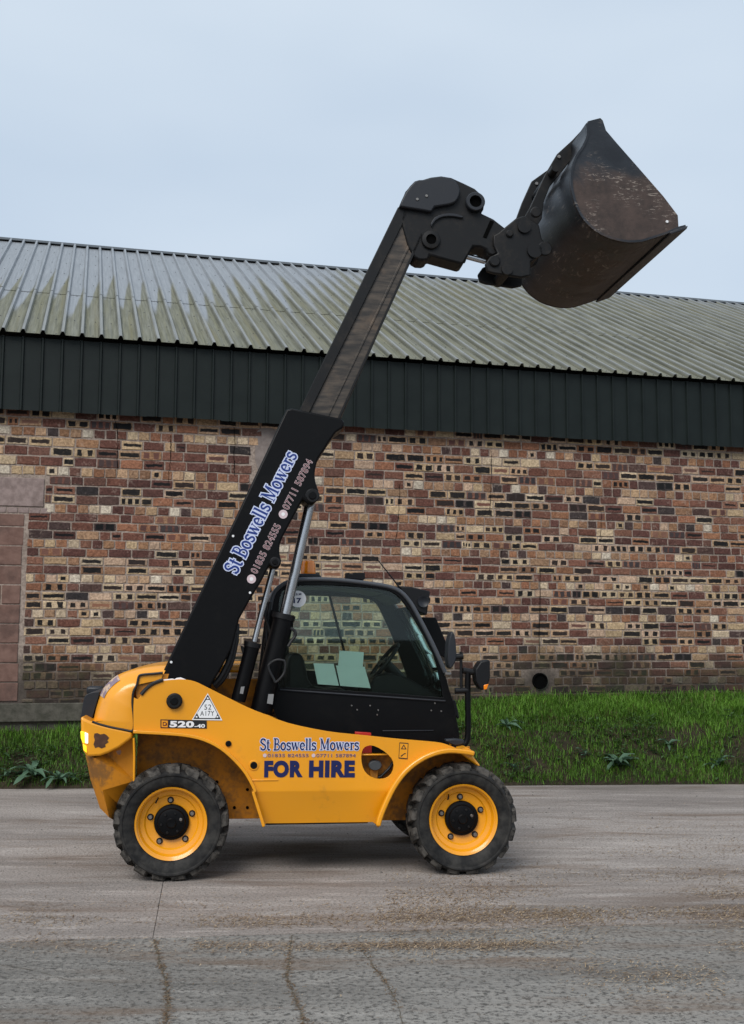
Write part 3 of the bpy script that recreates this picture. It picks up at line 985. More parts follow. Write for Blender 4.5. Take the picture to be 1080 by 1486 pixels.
# --- wheels
TW = 0.30
def wheel(cx, cz, y_out, side):
    """side=-1 near (outer face towards -y), +1 far"""
    s = -side                                    # local depth grows inwards
    Y = lambda d: y_out + s * d
    Rt = cz + 0.006
    rim = lathe_y('wheel', [(0.246, Y(0.036)), (0.258, Y(0.030)), (0.262, Y(0.040)), (0.252, Y(0.052)), (0.236, Y(0.060)), (0.224, Y(0.095)), (0.196, Y(0.104)), (0.186, Y(0.118)), (0.120, Y(0.128)), (0.118, Y(0.150)), (0.20, Y(0.150)), (0.236, Y(0.20)), (0.246, Y(0.26)), (0.262, Y(0.27)), (0.262, Y(0.06)), (0.256, Y(0.045))], (cx, cz), M['yellow'], TH, 56, 30)
    prof = [(0.252, Y(0.050)), (0.266, Y(0.028)), (0.285, Y(0.014)), (0.315, Y(0.004)), (0.338, Y(0.004)), (0.346, Y(-0.003)), (0.356, Y(-0.003)), (0.362, Y(0.006)), (0.370, Y(0.020)), (0.378, Y(0.050)), (0.380, Y(0.150)), (0.378, Y(0.250)), (0.370, Y(0.280)), (0.345, Y(0.295)), (0.30, Y(0.290)), (0.255, Y(0.250))]
    ty = lathe_y('tyre', prof, (cx, cz), M['tyre'], rim, 64, 30)
    for v in ty.data.vertices:                 # sidewall bulges where the tyre carries the load
        q_ = max(0.0, 1 - (v.co.z - 0.01) / 0.15)
        if v.co.z < 0.16:
            d_ = (v.co.y - Y(0.15)) * s
            v.co.y += s * math.copysign(0.014 * q_ * q_, d_) if abs(d_) > 0.05 else 0
        if v.co.z < 0.010: v.co.z = 0.010
    # tread lugs: chunky angled bars wrapping the shoulder, staggered left and right
    bm = bmesh.new()
    NLg = 17
    for k in range(NLg):
        for half in (0, 1):
            a0 = 2 * math.pi * (k + 0.5 * half + 0.13) / NLg
            # stations: (depth, radius, angular shift, half width)
            st = [(0.006, 0.362, 0.00, 0.050), (0.018, 0.396, 0.01, 0.054), (0.040, Rt + 0.004, 0.03, 0.056), (0.10, Rt + 0.008, 0.10, 0.044), (0.160, Rt + 0.008, 0.20, 0.032)]
            if half:
                st = [(0.30 - d, r, sh, w) for d, r, sh, w in st]
            ring = []
            for d, r, sh, w in st:
                w += rnd.uniform(-0.004, 0.004)
                a = a0 + sh * (1 if side < 0 else -1)
                wa = w / r * 0.78
                rb = 0.36 if d in (0.008, 0.292) else 0.370
                q = []
                for aa, rr in ((a - wa * 1.15, rb), (a - wa, r), (a + wa, r), (a + wa * 1.15, rb)):
                    q.append(bm.verts.new((cx + rr * math.cos(aa), Y(d), cz + rr * math.sin(aa))))
                ring.append(q)
            for i in range(len(ring) - 1):
                for j2 in range(3):
                    bm.faces.new((ring[i][j2], ring[i][j2 + 1], ring[i + 1][j2 + 1], ring[i + 1][j2]))
            bm.faces.new(ring[0]); bm.faces.new(ring[-1][::-1])
    # flatten the contact patch
    for v in bm.verts:
        if v.co.z < 0.004: v.co.z = 0.004
    bmesh.ops.recalc_face_normals(bm, faces=bm.faces)
    from_bm('tread', bm, M['tread'], rim, 25)
    if side < 0:
        hub = lathe_y('hub', [(0.0, Y(0.062)), (0.030, Y(0.060)), (0.036, Y(0.066)), (0.036, Y(0.074)), (0.082, Y(0.076)), (0.096, Y(0.080)), (0.104, Y(0.094)), (0.122, Y(0.098)), (0.127, Y(0.106)), (0.128, Y(0.13)), (0.0, Y(0.14))], (cx, cz), M['black'], rim, 40, 30, False)
        for k in range(5):
            a = math.radians(22 + 72 * k)
            disc('wheel_bolt', (cx + 0.158 * math.cos(a), cz + 0.158 * math.sin(a)), 0.016, Y(0.098), Y(0.128), M['steel'], rim, 6, 0.003)
            disc('wheel_washer', (cx + 0.158 * math.cos(a), cz + 0.158 * math.sin(a)), 0.024, Y(0.116), Y(0.129), M['black_dusty'], rim, 16, 0.002)
        for k in range(6):
            a = math.radians(8 + 60 * k)
            disc('hub_bolt', (cx + 0.072 * math.cos(a), cz + 0.072 * math.sin(a)), 0.010, Y(0.064), Y(0.082), M['black_dusty'], rim, 6, 0.002)
        disc('drain_plug', (cx + 0.072 * math.cos(0.35), cz + 0.072 * math.sin(0.35)), 0.011, Y(0.058), Y(0.082), M['steel'], rim, 12, 0.002)
        tube('valve', [(cx - 0.10, Y(0.10), cz + 0.175), (cx - 0.105, Y(0.075), cz + 0.165), (cx - 0.115, Y(0.06), cz + 0.145)], 0.006, M['black'], rim, 8)
    return rim
HUBR = [(-0.009, 0.385)][0]
HUBF = [(2.140, 0.364)][0]
WR, WF = 0.402, 0.396
wheel(HUBR[0], WR, -0.01, -1)
wheel(HUBF[0], WF, -0.01, -1)
wheel(HUBR[0], WR, 1.66, 1)
wheel(HUBF[0], WF, 1.66, 1)
# axles and underbody
for cx, cz in ((HUBR[0], WR), (HUBF[0], WF)):
    tube('axle', [(cx, 0.12, cz), (cx, 0.40, cz), (cx, 0.55, cz), (cx, 0.83, cz - 0.02), (cx, 1.1, cz), (cx, 1.5, cz)], [0.07, 0.075, 0.09, 0.15, 0.09, 0.07], M['black_dusty'], TH, 20)

# --- main side panel of the chassis
YS = 0.03
arch_r = cr([(0.650, 0.362), (0.634, 0.414), (0.599, 0.520), (0.555, 0.654)] , 3)[:-1] + cr([(0.581, 0.629), (0.516, 0.747), (0.432, 0.844), (0.328, 0.932), (0.210, 0.991), (0.084, 1.021), (-0.057, 1.035), (-0.181, 1.043), (-0.293, 1.050)], 3)
top_line = cr([(-0.227, 1.343), (-0.151, 1.399), (-0.081, 1.424), (-0.003, 1.432), (0.059, 1.433), (0.138, 1.419), (0.234, 1.374), (0.409, 1.287), (0.585, 1.205), (0.809, 1.125)], 3)[:-1] + cr([(0.649, 1.183), (0.827, 1.114), (1.125, 1.051), (1.385, 1.022), (1.646, 0.993), (1.930, 0.967), (2.022, 0.946), (2.113, 0.910)], 3)
nose = [(2.165, 0.925), (2.212, 0.899), (2.215, 0.860)]
arch_f = cr([(2.211, 0.866), (2.134, 0.880), (2.021, 0.889), (1.909, 0.868), (1.808, 0.822), (1.707, 0.745), (1.627, 0.641), (1.567, 0.525), (1.523, 0.419), (1.507, 0.348)], 3)
left_edge = [(-0.298, 1.243), (-0.296, 1.302), (-0.268, 1.290)]
Z_CR = [(1.029, 0.619)][0][1]
outline = arch_r + left_edge + top_line + nose + arch_f + [(1.467, 0.379), (1.130, 0.381), (0.894, 0.381), (0.679, 0.383)]
fuel = cr([(1.381, 0.916), (1.415, 0.943), (1.465, 0.943), (1.536, 0.907), (1.596, 0.852), (1.614, 0.797), (1.596, 0.738), (1.546, 0.704), (1.476, 0.705), (1.416, 0.737), (1.382, 0.790), (1.371, 0.858)], 2, True)
def sill(x, z):
    return 0.28 * max(0.0, Z_CR - z)
# split along the crease so that the lower panel leans inwards
def cut_poly(poly, zc):
    out = []
    for i, p in enumerate(poly):
        q = poly[(i + 1) % len(poly)]
        out.append(p)
        if (p[1] - zc) * (q[1] - zc) < 0:
            u = (zc - p[1]) / (q[1] - p[1])
            out.append((p[0] + (q[0] - p[0]) * u, zc))
    return out
sp = plate('side_panel', cut_poly(outline, Z_CR), YS, YS + 0.02, M['yellow'], TH, [fuel], 0.006, sill)
# folded wheel arch lips, proud of the panel
def strip(name, curve, y0, y1, w, mat, parent, sgn=1, bev=0.004):
    """lip following a curve: band of width w on the outer side, between y0 and y1"""
    inner = [Vector(p) for p in curve]
    outer = []
    for i, p in enumerate(inner):
        d = (inner[min(i + 1, len(inner) - 1)] - inner[max(i - 1, 0)]).normalized()
        outer.append(p + sgn * w * Vector((-d.y, d.x)))
    return plate(name, [tuple(p) for p in inner] + [tuple(p) for p in reversed(outer)], y0, y1, mat, parent, bev=bev)
strip('arch_lip', arch_r[1:], -0.012, 0.028, 0.022, M['yellow'], TH, -1)
strip('arch_lip', arch_f[:-1], -0.035, 0.028, 0.036, M['yellow'], TH, -1, 0.010)
# wheel arch liners running inwards
def liner(name, curve, y0, y1, mat, th=0.012):
    vs, fs = [], []
    for i, (x, z) in enumerate(curve):
        vs += [(x, y0, z), (x, y1, z)]
        if i:
            fs.append((2 * i - 2, 2 * i, 2 * i + 1, 2 * i - 1))
    o = from_py(name, vs, fs, mat, TH, 40)
    o.modifiers.new('thick', 'SOLIDIFY').thickness = th
    return o
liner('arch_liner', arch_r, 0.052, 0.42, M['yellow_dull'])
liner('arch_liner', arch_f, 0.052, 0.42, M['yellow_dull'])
# inner chassis plates behind the wheels
zt = max(p[1] for p in arch_r)
zs = [(0.180, 0.360)][0][1]
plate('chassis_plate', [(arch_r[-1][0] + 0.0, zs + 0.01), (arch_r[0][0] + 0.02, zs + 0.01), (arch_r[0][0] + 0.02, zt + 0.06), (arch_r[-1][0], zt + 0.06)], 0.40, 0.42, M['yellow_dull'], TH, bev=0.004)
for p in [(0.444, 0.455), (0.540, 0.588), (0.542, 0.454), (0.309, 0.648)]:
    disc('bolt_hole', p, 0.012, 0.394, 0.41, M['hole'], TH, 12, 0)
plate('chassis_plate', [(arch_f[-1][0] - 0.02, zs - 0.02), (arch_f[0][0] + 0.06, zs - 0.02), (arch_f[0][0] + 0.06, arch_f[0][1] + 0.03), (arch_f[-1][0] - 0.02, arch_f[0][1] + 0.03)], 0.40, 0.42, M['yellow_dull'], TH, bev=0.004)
# far side panel and chassis box between
plate('side_panel', [(p[0], p[1]) for p in outline], 1.61, 1.63, M['yellow'], TH, bev=0.005)
XB0, XB1 = arch_r[0][0] + 0.03, arch_f[-1][0] - 0.03
box('chassis', (XB0, 0.46, zs - 0.05), (XB1, 1.60, zs + 0.30), M['black_dusty'], TH, 0.01)
box('belly_plate', (-0.3, 0.45, zs + 0.05), (2.5, 1.2, zs + 0.16), M['black_dusty'], TH, 0.01)
box('chassis_floor', (XB0 + 0.1, 0.10, zs + 0.02), (XB1 - 0.1, 0.45, zs + 0.05), M['yellow_dull'], TH, 0.004)
# bolts and bosses on the panel
pv = [(-0.004, 1.278)][0]
disc('pivot_pin', pv, 0.058, -0.006, 0.029, M['black_dusty'], TH, 28, 0.012)
disc('pivot_washer', pv, 0.030, -0.012, 0.0, M['black'], TH, 20, 0.006)
for p, r_ in (([(0.392, 0.968)][0], 0.022), ([(0.579, 0.811)][0], 0.026)):
    disc('rubber_bung', p, r_, 0.016, 0.029, M['black'], TH, 20, 0.005)
disc('boss_ring', [(0.579, 0.811)][0], 0.038, 0.0235, 0.0295, M['yellow'], TH, 24, 0.003)
# seam at the end of the lower door
a_, b_ = [(0.568, 0.704), (0.757, 0.698)]
box('panel_seam', (a_[0], 0.024, a_[1] - 0.005), (b_[0], 0.031, a_[1] + 0.004), M['yellow'], TH, 0.002)
# fuel filler recess behind the opening
fc = [(1.483, 0.790)][0]
plate('filler_recess', [(p[0] + (p[0] - fc[0]) * 0.35, p[1] + (p[1] - fc[1]) * 0.35) for p in fuel], 0.17, 0.18, M['yellow_dull'], TH)
cap = lathe_y('filler_cap', [(0.0, 0.085), (0.042, 0.085), (0.049, 0.092), (0.049, 0.115), (0.03, 0.12), (0.03, 0.17), (0.0, 0.17)], fc, M['greycap'], TH, 28, 35, False)
for v in cap.data.vertices:
    v.co.z = fc[1] + (v.co.z - fc[1]) * 0.72 + (v.co.y - 0.085) * 0.25
sh = [(1.363, 0.874), (1.575, 0.864)]
box('filler_shelf', (sh[0][0], 0.06, sh[0][1] - 0.004), (sh[1][0], 0.17, sh[0][1] + 0.006), M['yellow'], TH, 0.003)
plate('filler_pipe', [(1.447, 0.769), (1.513, 0.768), (1.506, 0.670), (1.453, 0.670)], 0.12, 0.168, M['yellow_dull'], TH, bev=0.008)
box('battery_box', (fc[0] - 0.14, 0.13, fc[1] + 0.085), (fc[0] + 0.12, 0.168, fc[1] + 0.20), M['black'], TH, 0.01)
plate('red_cover', [(1.386, 0.942), (1.461, 0.933), (1.462, 0.882), (1.387, 0.875)], 0.12, 0.14, M['redplastic'], TH, bev=0.004)
tube('hose', [(fc[0] - 0.02, 0.15, fc[1] - 0.11), (fc[0] + 0.05, 0.14, fc[1] - 0.085), (fc[0] + 0.11, 0.14, fc[1] - 0.03), (fc[0] + 0.16, 0.15, fc[1] + 0.04)], 0.012, M['rubberhose'], TH, 10)
plate('red_guard', [(1.343, 1.032), (1.466, 1.023), (1.466, 0.991), (1.343, 0.992)], 0.20, 0.24, M['redplastic'], TH, bev=0.004)

# --- engine hood with rounded shoulders
YH0, YH1 = 0.06, 1.60
hood_side = cr([(-0.066, 1.536), (-0.137, 1.533), (-0.225, 1.522), (-0.304, 1.506), (-0.373, 1.487), (-0.434, 1.460), (-0.485, 1.421), (-0.532, 1.368), (-0.560, 1.311), (-0.588, 1.215), (-0.605, 1.125)], 4)
hx_end = [(0.004, 1.536)][0]
bot = cr([(-0.593, 1.133), (-0.543, 1.115), (-0.456, 1.091), (-0.370, 1.075), (-0.305, 1.064)], 3)
ridge_in = [(-0.294, 1.124), (-0.305, 1.220), (-0.307, 1.307), (-0.296, 1.359), (-0.284, 1.403), (-0.272, 1.455), (-0.251, 1.467), (-0.164, 1.474), (-0.094, 1.479)]
# section across the width: superellipse shoulder
def hood_mesh():
    vs, fs = [], []
    prof = hood_side
    n = len(prof)
    cxm, czm = [(-0.208, 1.159)][0]
    stations = []
    for k in range(9):                         # near shoulder
        t_ = k / 8
        stations.append((YH0 + 0.20 * t_, 1 - (1 - math.sin(math.pi / 2 * t_) ** 0.9) * 1.0))
    stations += [(0.5, 1.0), (0.83, 1.0), (1.16, 1.0)]
    stations += [(YH1 - (y - YH0), f) for y, f in reversed(stations[:9])]
    rows = []
    for y, f in stations:
        inset = 0.115 * (1 - f)
        row = []
        for (x, z) in prof:
            d = Vector((cxm - x, czm - z))
            l = d.length
            d = d / l if l else d
            row.append((x + d.x * inset, y, z + d.y * inset))
        rows.append(row)
    for r in rows: vs += r
    for i in range(len(rows) - 1):
        for j in range(n - 1):
            a = i * n + j
            fs.append((a, a + 1, a + n + 1, a + n))
    # near side cap down to the bottom edge and back to the cut edge
    near = rows[0]
    cap = [p for p in near] + [(x, YH0, z) for x, z in bot[1:]] + [(x, YH0, z) for x, z in ridge_in]
    b0 = len(vs); vs += cap
    tri = tessellate_polygon([[Vector((p[0], p[2], 0)) for p in cap]])
    fs += [tuple(b0 + i for i in t3) for t3 in tri]
    far = [(p[0], YH1, p[2]) for p in cap]
    b1 = len(vs); vs += far
    fs += [tuple(b1 + i for i in reversed(t3)) for t3 in tri]
    bm = bmesh.new()
    V = [bm.verts.new(v) for v in vs]
    for f in fs:
        try: bm.faces.new([V[i] for i in f])
        except ValueError: pass
    bmesh.ops.remove_doubles(bm, verts=bm.verts, dist=0.0005)
    bmesh.ops.recalc_face_normals(bm, faces=bm.faces)
    return from_bm('hood', bm, M['yellow'], TH, 50)
hood = hood_mesh()
# hood continues forward behind the boom as a flat deck
zd = hood_side[0][1]
box('rear_deck', (hood_side[0][0] - 0.01, 0.50, zd - 0.07), (hood_side[0][0] + 0.62, 1.58, zd - 0.004), M['yellow'], TH, 0.02)
# inner tower plate beyond the boom
plate('tower_plate', [(-0.285, 1.421), (0.640, 1.419), (0.762, 1.127), (0.764, 0.942), (-0.273, 0.950)], 0.50, 0.52, M['yellow_dull'], TH, bev=0.004)
plate('tower_plate', [(-0.273, 1.450), (-0.252, 1.463), (-0.147, 1.472), (-0.051, 1.472), (-0.076, 1.384), (-0.273, 1.287), (-0.287, 1.323)], 0.075, 0.085, M['yellow_dull'], TH)
tube('hood_seal', [(x, 0.052, z) for x, z in cr([(-0.094, 1.481), (-0.164, 1.474), (-0.242, 1.467), (-0.267, 1.453), (-0.279, 1.394), (-0.303, 1.342), (-0.307, 1.264), (-0.296, 1.177), (-0.291, 1.099), (-0.305, 1.062), (-0.369, 1.072), (-0.456, 1.089), (-0.542, 1.112), (-0.590, 1.131)], 3)], 0.009, M['rubberhose'], TH, 8)
tube('edge_trim', [(x, 0.028, z) for x, z in cr([(-0.245, 1.325), (-0.211, 1.365), (-0.160, 1.404), (-0.091, 1.431)], 3)], 0.014, M['rubberhose'], TH, 8)
# black rear light cluster and grille at the back
plate('rear_grille', cr([(-0.567, 1.335), (-0.621, 1.330), (-0.665, 1.313), (-0.682, 1.286), (-0.691, 1.233), (-0.701, 1.162), (-0.704, 1.144), (-0.624, 1.115)], 2), 0.28, 1.40, M['greyplastic'], TH, bev=0.03, seg=3)
plate('rear_vent', [(-0.754, 1.342), (-0.621, 1.342), (-0.619, 1.276), (-0.752, 1.276)], 0.95, 1.1, M['greyplastic'], TH, bev=0.02)
# decal on the hood shoulder
# rear bumper corner guard with indicator
def guard():
    near = [(-0.672, 1.169), (-0.619, 1.140), (-0.498, 1.101), (-0.304, 1.056), (-0.300, 1.013), (-0.391, 0.945), (-0.467, 0.907), (-0.526, 0.885), (-0.619, 0.880), (-0.648, 0.922), (-0.666, 1.016)]
    return plate('bumper_guard', near, 0.045, 0.34, M['yellow'], TH, bev=0.018, seg=3)
guard()
plate('bumper_guard', [(-0.672, 1.169), (-0.619, 1.140), (-0.498, 1.101), (-0.304, 1.056), (-0.300, 1.013), (-0.391, 0.945), (-0.467, 0.907), (-0.526, 0.885), (-0.619, 0.880), (-0.648, 0.922), (-0.666, 1.016)], 1.33, 1.62, M['yellow'], TH, bev=0.018, seg=3)
plate('indicator', [(-0.669, 1.064), (-0.641, 1.059), (-0.635, 0.978), (-0.649, 0.978), (-0.665, 1.016)], 0.034, 0.25, M['indicator'], TH, bev=0.004)
plate('indicator', [(-0.649, 0.974), (-0.623, 0.956), (-0.621, 0.909), (-0.644, 0.931)], 0.034, 0.20, M['indicator'], TH, bev=0.004)
plate('marker_lens', [(-0.639, 1.057), (-0.615, 1.046), (-0.613, 0.975), (-0.634, 0.978)], 0.036, 0.12, M['lens'], TH, bev=0.004)
plate('paint_chip', [(-0.571, 1.046), (-0.551, 1.050), (-0.528, 1.039), (-0.504, 1.045), (-0.487, 1.037), (-0.465, 1.015), (-0.479, 0.996), (-0.468, 0.985), (-0.493, 0.968), (-0.489, 0.951), (-0.518, 0.940), (-0.540, 0.951), (-0.563, 0.943), (-0.575, 0.969), (-0.567, 0.999), (-0.574, 1.024)], 0.0425, 0.050, M['rust'], TH)
plate('paint_chip', [(-0.415, 0.920), (-0.381, 0.928), (-0.376, 0.911), (-0.384, 0.894), (-0.402, 0.896)], 0.0428, 0.050, M['rust'], TH)
# counterweight below: tapering wedge with a folded face
cw_out = [(-0.645, 0.888), (-0.565, 0.870), (-0.494, 0.893), (-0.303, 1.003), (-0.289, 0.951), (-0.282, 0.694), (-0.341, 0.652), (-0.402, 0.533), (-0.416, 0.406), (-0.449, 0.400), (-0.529, 0.501), (-0.603, 0.706)]
cwm = cw_out
def cw_y(x, z):
    xa = [(-0.565, 0.870), (-0.441, 0.410)]
    (x0, z0), (x1, z1) = xa
    u = (z0 - z) / (z0 - z1)
    fx = x0 + (x1 - x0) * u
    return 0.05 + 0.16 * max(0, min(1, (x - fx) / 0.20)) if x > fx else 0.05 + 0.10 * min(1, (fx - x) / 0.08)
fold = [(-0.565, 0.870), (-0.503, 0.641), (-0.451, 0.449)]
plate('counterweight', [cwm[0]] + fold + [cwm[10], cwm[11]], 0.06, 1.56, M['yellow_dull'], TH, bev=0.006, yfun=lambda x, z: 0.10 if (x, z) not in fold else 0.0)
plate('counterweight_side', fold[:1] + cwm[2:9] + [cwm[8]] + fold[::-1][:2], 0.06, 0.10, M['yellow_dull'], TH, yfun=lambda x, z: 0.0 if (x, z) in fold else 0.10)
tube('panel_edge', [(x, 0.062, z) for x, z in [(-0.292, 1.012), (-0.285, 0.874), (-0.283, 0.702)]], 0.008, M['yellow'], TH, 8)

# --- cab
YC0, YC1 = 0.50, 1.38
front = [(1.674, 2.154), (1.849, 1.968), (2.005, 1.673), (2.092, 1.474), (2.159, 1.228), (2.208, 0.969)]
cab_out = cr([(0.662, 1.740), (0.686, 1.956), (0.717, 2.080), (0.781, 2.151), (0.889, 2.188), (1.091, 2.198), (1.306, 2.186), (1.532, 2.161), (1.660, 2.137), (1.738, 2.099), (1.793, 2.039), (1.849, 1.952), (1.949, 1.766), (2.021, 1.619), (2.088, 1.472)], 2) + [(2.126, 1.336), (2.165, 1.217), (2.208, 0.969), (2.191, 0.850), (1.618, 0.882), (0.859, 1.021), (0.602, 1.128)]
win = cr([(0.766, 1.941), (0.770, 2.039), (0.795, 2.103), (0.844, 2.136), (0.935, 2.149), (1.091, 2.153), (1.376, 2.143), (1.576, 2.125), (1.670, 2.100), (1.735, 2.049), (1.800, 1.962), (1.879, 1.834), (1.966, 1.679), (2.030, 1.523), (2.077, 1.270)], 2) + [(1.451, 1.317), (0.776, 1.354)]
plate('door_frame', cab_out, YC0, YC0 + 0.045, M['black'], TH, [win], 0.008)
plate('cab_frame', cab_out, YC1 - 0.045, YC1, M['black'], TH, [cr([(0.881, 1.775), (0.896, 2.075), (0.939, 2.098), (1.234, 2.096), (1.515, 2.084), (1.617, 2.057), (1.665, 2.010), (1.704, 1.933), (1.783, 1.763), (1.862, 1.562), (1.917, 1.408)], 2) + [(1.643, 1.416), (0.900, 1.467)]], 0.008)
tube('window_divider', [(x, YC1 - 0.03, z) for x, z in [(1.239, 2.097), (1.368, 1.623), (1.397, 1.500)]], 0.011, M['plastic'], TH, 10)
gi = 0.012
plate('window_glass', win, YC0 + 0.018, YC0 + 0.023, M['glass'], TH)
plate('window_glass', cr([(0.881, 1.775), (0.896, 2.075), (0.939, 2.098), (1.234, 2.096), (1.515, 2.084), (1.617, 2.057), (1.665, 2.010), (1.704, 1.933), (1.783, 1.763), (1.862, 1.562), (1.917, 1.408)], 2) + [(1.643, 1.416), (0.900, 1.467)], YC1 - 0.026, YC1 - 0.020, M['glass'], TH)
# roof shell: follows the top of the outline across the width
top_o = [p for p in cr([(0.677, 1.875), (0.717, 2.080), (0.781, 2.151), (0.889, 2.188), (1.091, 2.198), (1.306, 2.186), (1.532, 2.161), (1.660, 2.137), (1.738, 2.099), (1.771, 2.067)], 3)]
inn_o = [(p[0] + (0.06 if i < 6 else 0.0) - (0.05 if i > len(top_o) - 8 else 0), p[1] - 0.055) for i, p in enumerate(top_o)]
plate('roof', top_o + inn_o[::-1], YC0 + 0.046, YC1 - 0.046, M['black_dusty'], TH)
rim_pts = cr([(0.697, 1.956), (0.722, 2.080), (0.787, 2.151), (0.889, 2.190), (1.091, 2.200), (1.306, 2.189), (1.532, 2.163), (1.660, 2.140), (1.738, 2.102), (1.799, 2.039), (1.855, 1.952), (1.955, 1.766), (2.027, 1.619), (2.093, 1.467)], 3)
tube('roof_rim', [(x, YC0 - 0.004, z) for x, z in rim_pts], 0.017, M['rimsheen'], TH, 10)
tube('roof_rim', [(x, YC1 + 0.004, z) for x, z in rim_pts], 0.017, M['rimsheen'], TH, 10)
# windscreen between the front pillars
wsx = [(1.816, 1.990), (1.938, 1.761), (2.016, 1.608), (2.088, 1.456), (2.115, 1.309)]
liner_pts = wsx
vs, fs = [], []
for i, (x, z) in enumerate(liner_pts):
    vs += [(x - 0.012, YC0 + 0.045, z), (x - 0.012, YC1 - 0.045, z)]
    if i: fs.append((2 * i - 2, 2 * i, 2 * i + 1, 2 * i - 1))
o = from_py('windscreen', vs, fs, M['glass'], TH, 60)
o.modifiers.new('thick', 'SOLIDIFY').thickness = 0.005
# front bulkhead and rear wall of the cab
fb = [(2.115, 1.320), (2.165, 1.217), (2.208, 0.969), (2.169, 0.851), (2.058, 0.852), (2.059, 1.320)]
plate('front_bulkhead', fb, YC0 + 0.046, YC1 - 0.046, M['black'], TH)
rb = [(0.678, 1.419), (0.602, 1.128), (0.671, 1.128), (0.737, 1.419)]
plate('rear_bulkhead', rb, YC0 + 0.046, YC1 - 0.046, M['black'], TH)
cf = [(0.645, 1.096), (2.169, 0.894)]
box('cab_floor', (cf[0][0], YC0 + 0.05, cf[1][1] - 0.03), (cf[1][0], YC1 - 0.05, cf[1][1] + 0.02), M['black'], TH)
# door details
rail = [(0.782, 1.334), (1.000, 1.318), (1.422, 1.289), (2.094, 1.242)]
tube('door_rail', [(x, YC0 - 0.006, z) for x, z in rail], 0.008, M['greyplastic'], TH, 8)
for p in [(1.347, 1.210), (1.390, 1.177), (1.493, 1.209), (1.557, 1.173), (1.549, 1.137), (1.981, 1.169), (2.061, 1.163), (2.011, 1.226)]:
    disc('rivet', p, 0.007, YC0 - 0.006, YC0 + 0.002, M['steel'], TH, 10, 0.002)
hl = [(1.592, 1.013), (1.998, 1.010)]
box('door_step', (hl[0][0], YC0 - 0.012, hl[0][1] - 0.004), (hl[1][0], YC0 + 0.002, hl[0][1] + 0.004), M['greyplastic'], TH, 0.002)
plate('door_sill', [(1.592, 1.003), (2.008, 1.000), (2.047, 0.923), (1.602, 0.973)], YC0 - 0.006, YC0 + 0.002, M['black'], TH)
# interior: seat, dash, steering wheel
sb = [(0.848, 1.320), (0.845, 1.532), (0.872, 1.600), (0.940, 1.611), (0.986, 1.555), (1.056, 1.348), (1.328, 1.319), (1.358, 1.151), (0.878, 1.153)]
plate('seat', cr(sb, 3, True), 0.72, 1.18, M['plastic'], TH, bev=0.03, seg=3)
plate('dashboard', cr([(1.515, 1.385), (1.573, 1.443), (1.691, 1.457), (1.810, 1.421), (1.928, 1.355), (2.077, 1.283), (2.084, 1.152), (1.530, 1.155)], 2, True), 0.60, 1.30, M['plastic'], TH, bev=0.02)
sw_c = [(1.646, 1.536)][0]
def ring(name, c, y, rad, r, tilt, mat, parent):
    pts = []
    for k in range(33):
        a = 2 * math.pi * k / 32
        p = Vector((0, math.cos(a) * rad, math.sin(a) * rad))
        p = Matrix.Rotation(tilt, 3, 'Y') @ p
        pts.append((c[0] + p.x, y + p.y, c[1] + p.z))
    return tube(name, pts, r, mat, parent, 10)
ring('steering_wheel', sw_c, 0.86, 0.19, 0.018, R(38), M['plastic'], TH)
tube('steering_column', [(sw_c[0] - 0.01, 0.86, sw_c[1] + 0.01), (sw_c[0] + 0.16, 0.86, sw_c[1] - 0.14), (sw_c[0] + 0.25, 0.86, sw_c[1] - 0.32)], [0.05, 0.04, 0.05], M['plastic'], TH, 12)
tube('steering_spoke', [(sw_c[0], 0.69, sw_c[1]), (sw_c[0], 1.03, sw_c[1])], 0.016, M['plastic'], TH, 8)
tube('control_lever', [(sw_c[0] + 0.06, 0.66, sw_c[1] - 0.22), (sw_c[0] + 0.10, 0.66, sw_c[1] - 0.08)], 0.012, M['plastic'], TH, 8)
# sheets of paper stuck inside the glass
for q in ([(1.045, 1.539), (1.204, 1.536), (1.248, 1.363), (1.080, 1.376)], [(1.223, 1.522), (1.451, 1.511), (1.500, 1.343), (1.258, 1.363)], [(1.251, 1.639), (1.444, 1.626), (1.436, 1.508), (1.240, 1.522)]):
    plate('notice_sheet', q, YC0 + 0.026, YC0 + 0.029, M['paper'], TH)
# round numbered sticker on the glass
sc_ = [(0.915, 2.043)][0]
disc('number_sticker', sc_, 0.066, YC0 + 0.014, YC0 + 0.0165, M['white'], TH, 32, 0)
# beacon
bc = [(1.013, 2.255)][0]
plate('beacon_base', [(bc[0] - 0.11, bc[1] - 0.035), (bc[0] + 0.11, bc[1] - 0.035), (bc[0] + 0.085, bc[1]), (bc[0] - 0.085, bc[1])], 0.70, 0.86, M['greyplastic'], TH, bev=0.01)
bm = bmesh.new()
segs = 24
rings = []
for r_, z_ in ((0.060, 0.0), (0.061, 0.01), (0.057, 0.08), (0.048, 0.105), (0.02, 0.115), (0.0, 0.116)):
    rings.append([bm.verts.new((bc[0] + r_ * math.cos(2 * math.pi * k / segs), 0.78 + r_ * math.sin(2 * math.pi * k / segs), bc[1] + z_)) for k in range(segs)])
for i in range(len(rings) - 1):
    for k in range(segs):
        bm.faces.new((rings[i][k], rings[i][(k + 1) % segs], rings[i + 1][(k + 1) % segs], rings[i + 1][k]))
bmesh.ops.remove_doubles(bm, verts=bm.verts, dist=0.0005)
bmesh.ops.recalc_face_normals(bm, faces=bm.faces)
from_bm('beacon', bm, M['amber'], TH, 40)
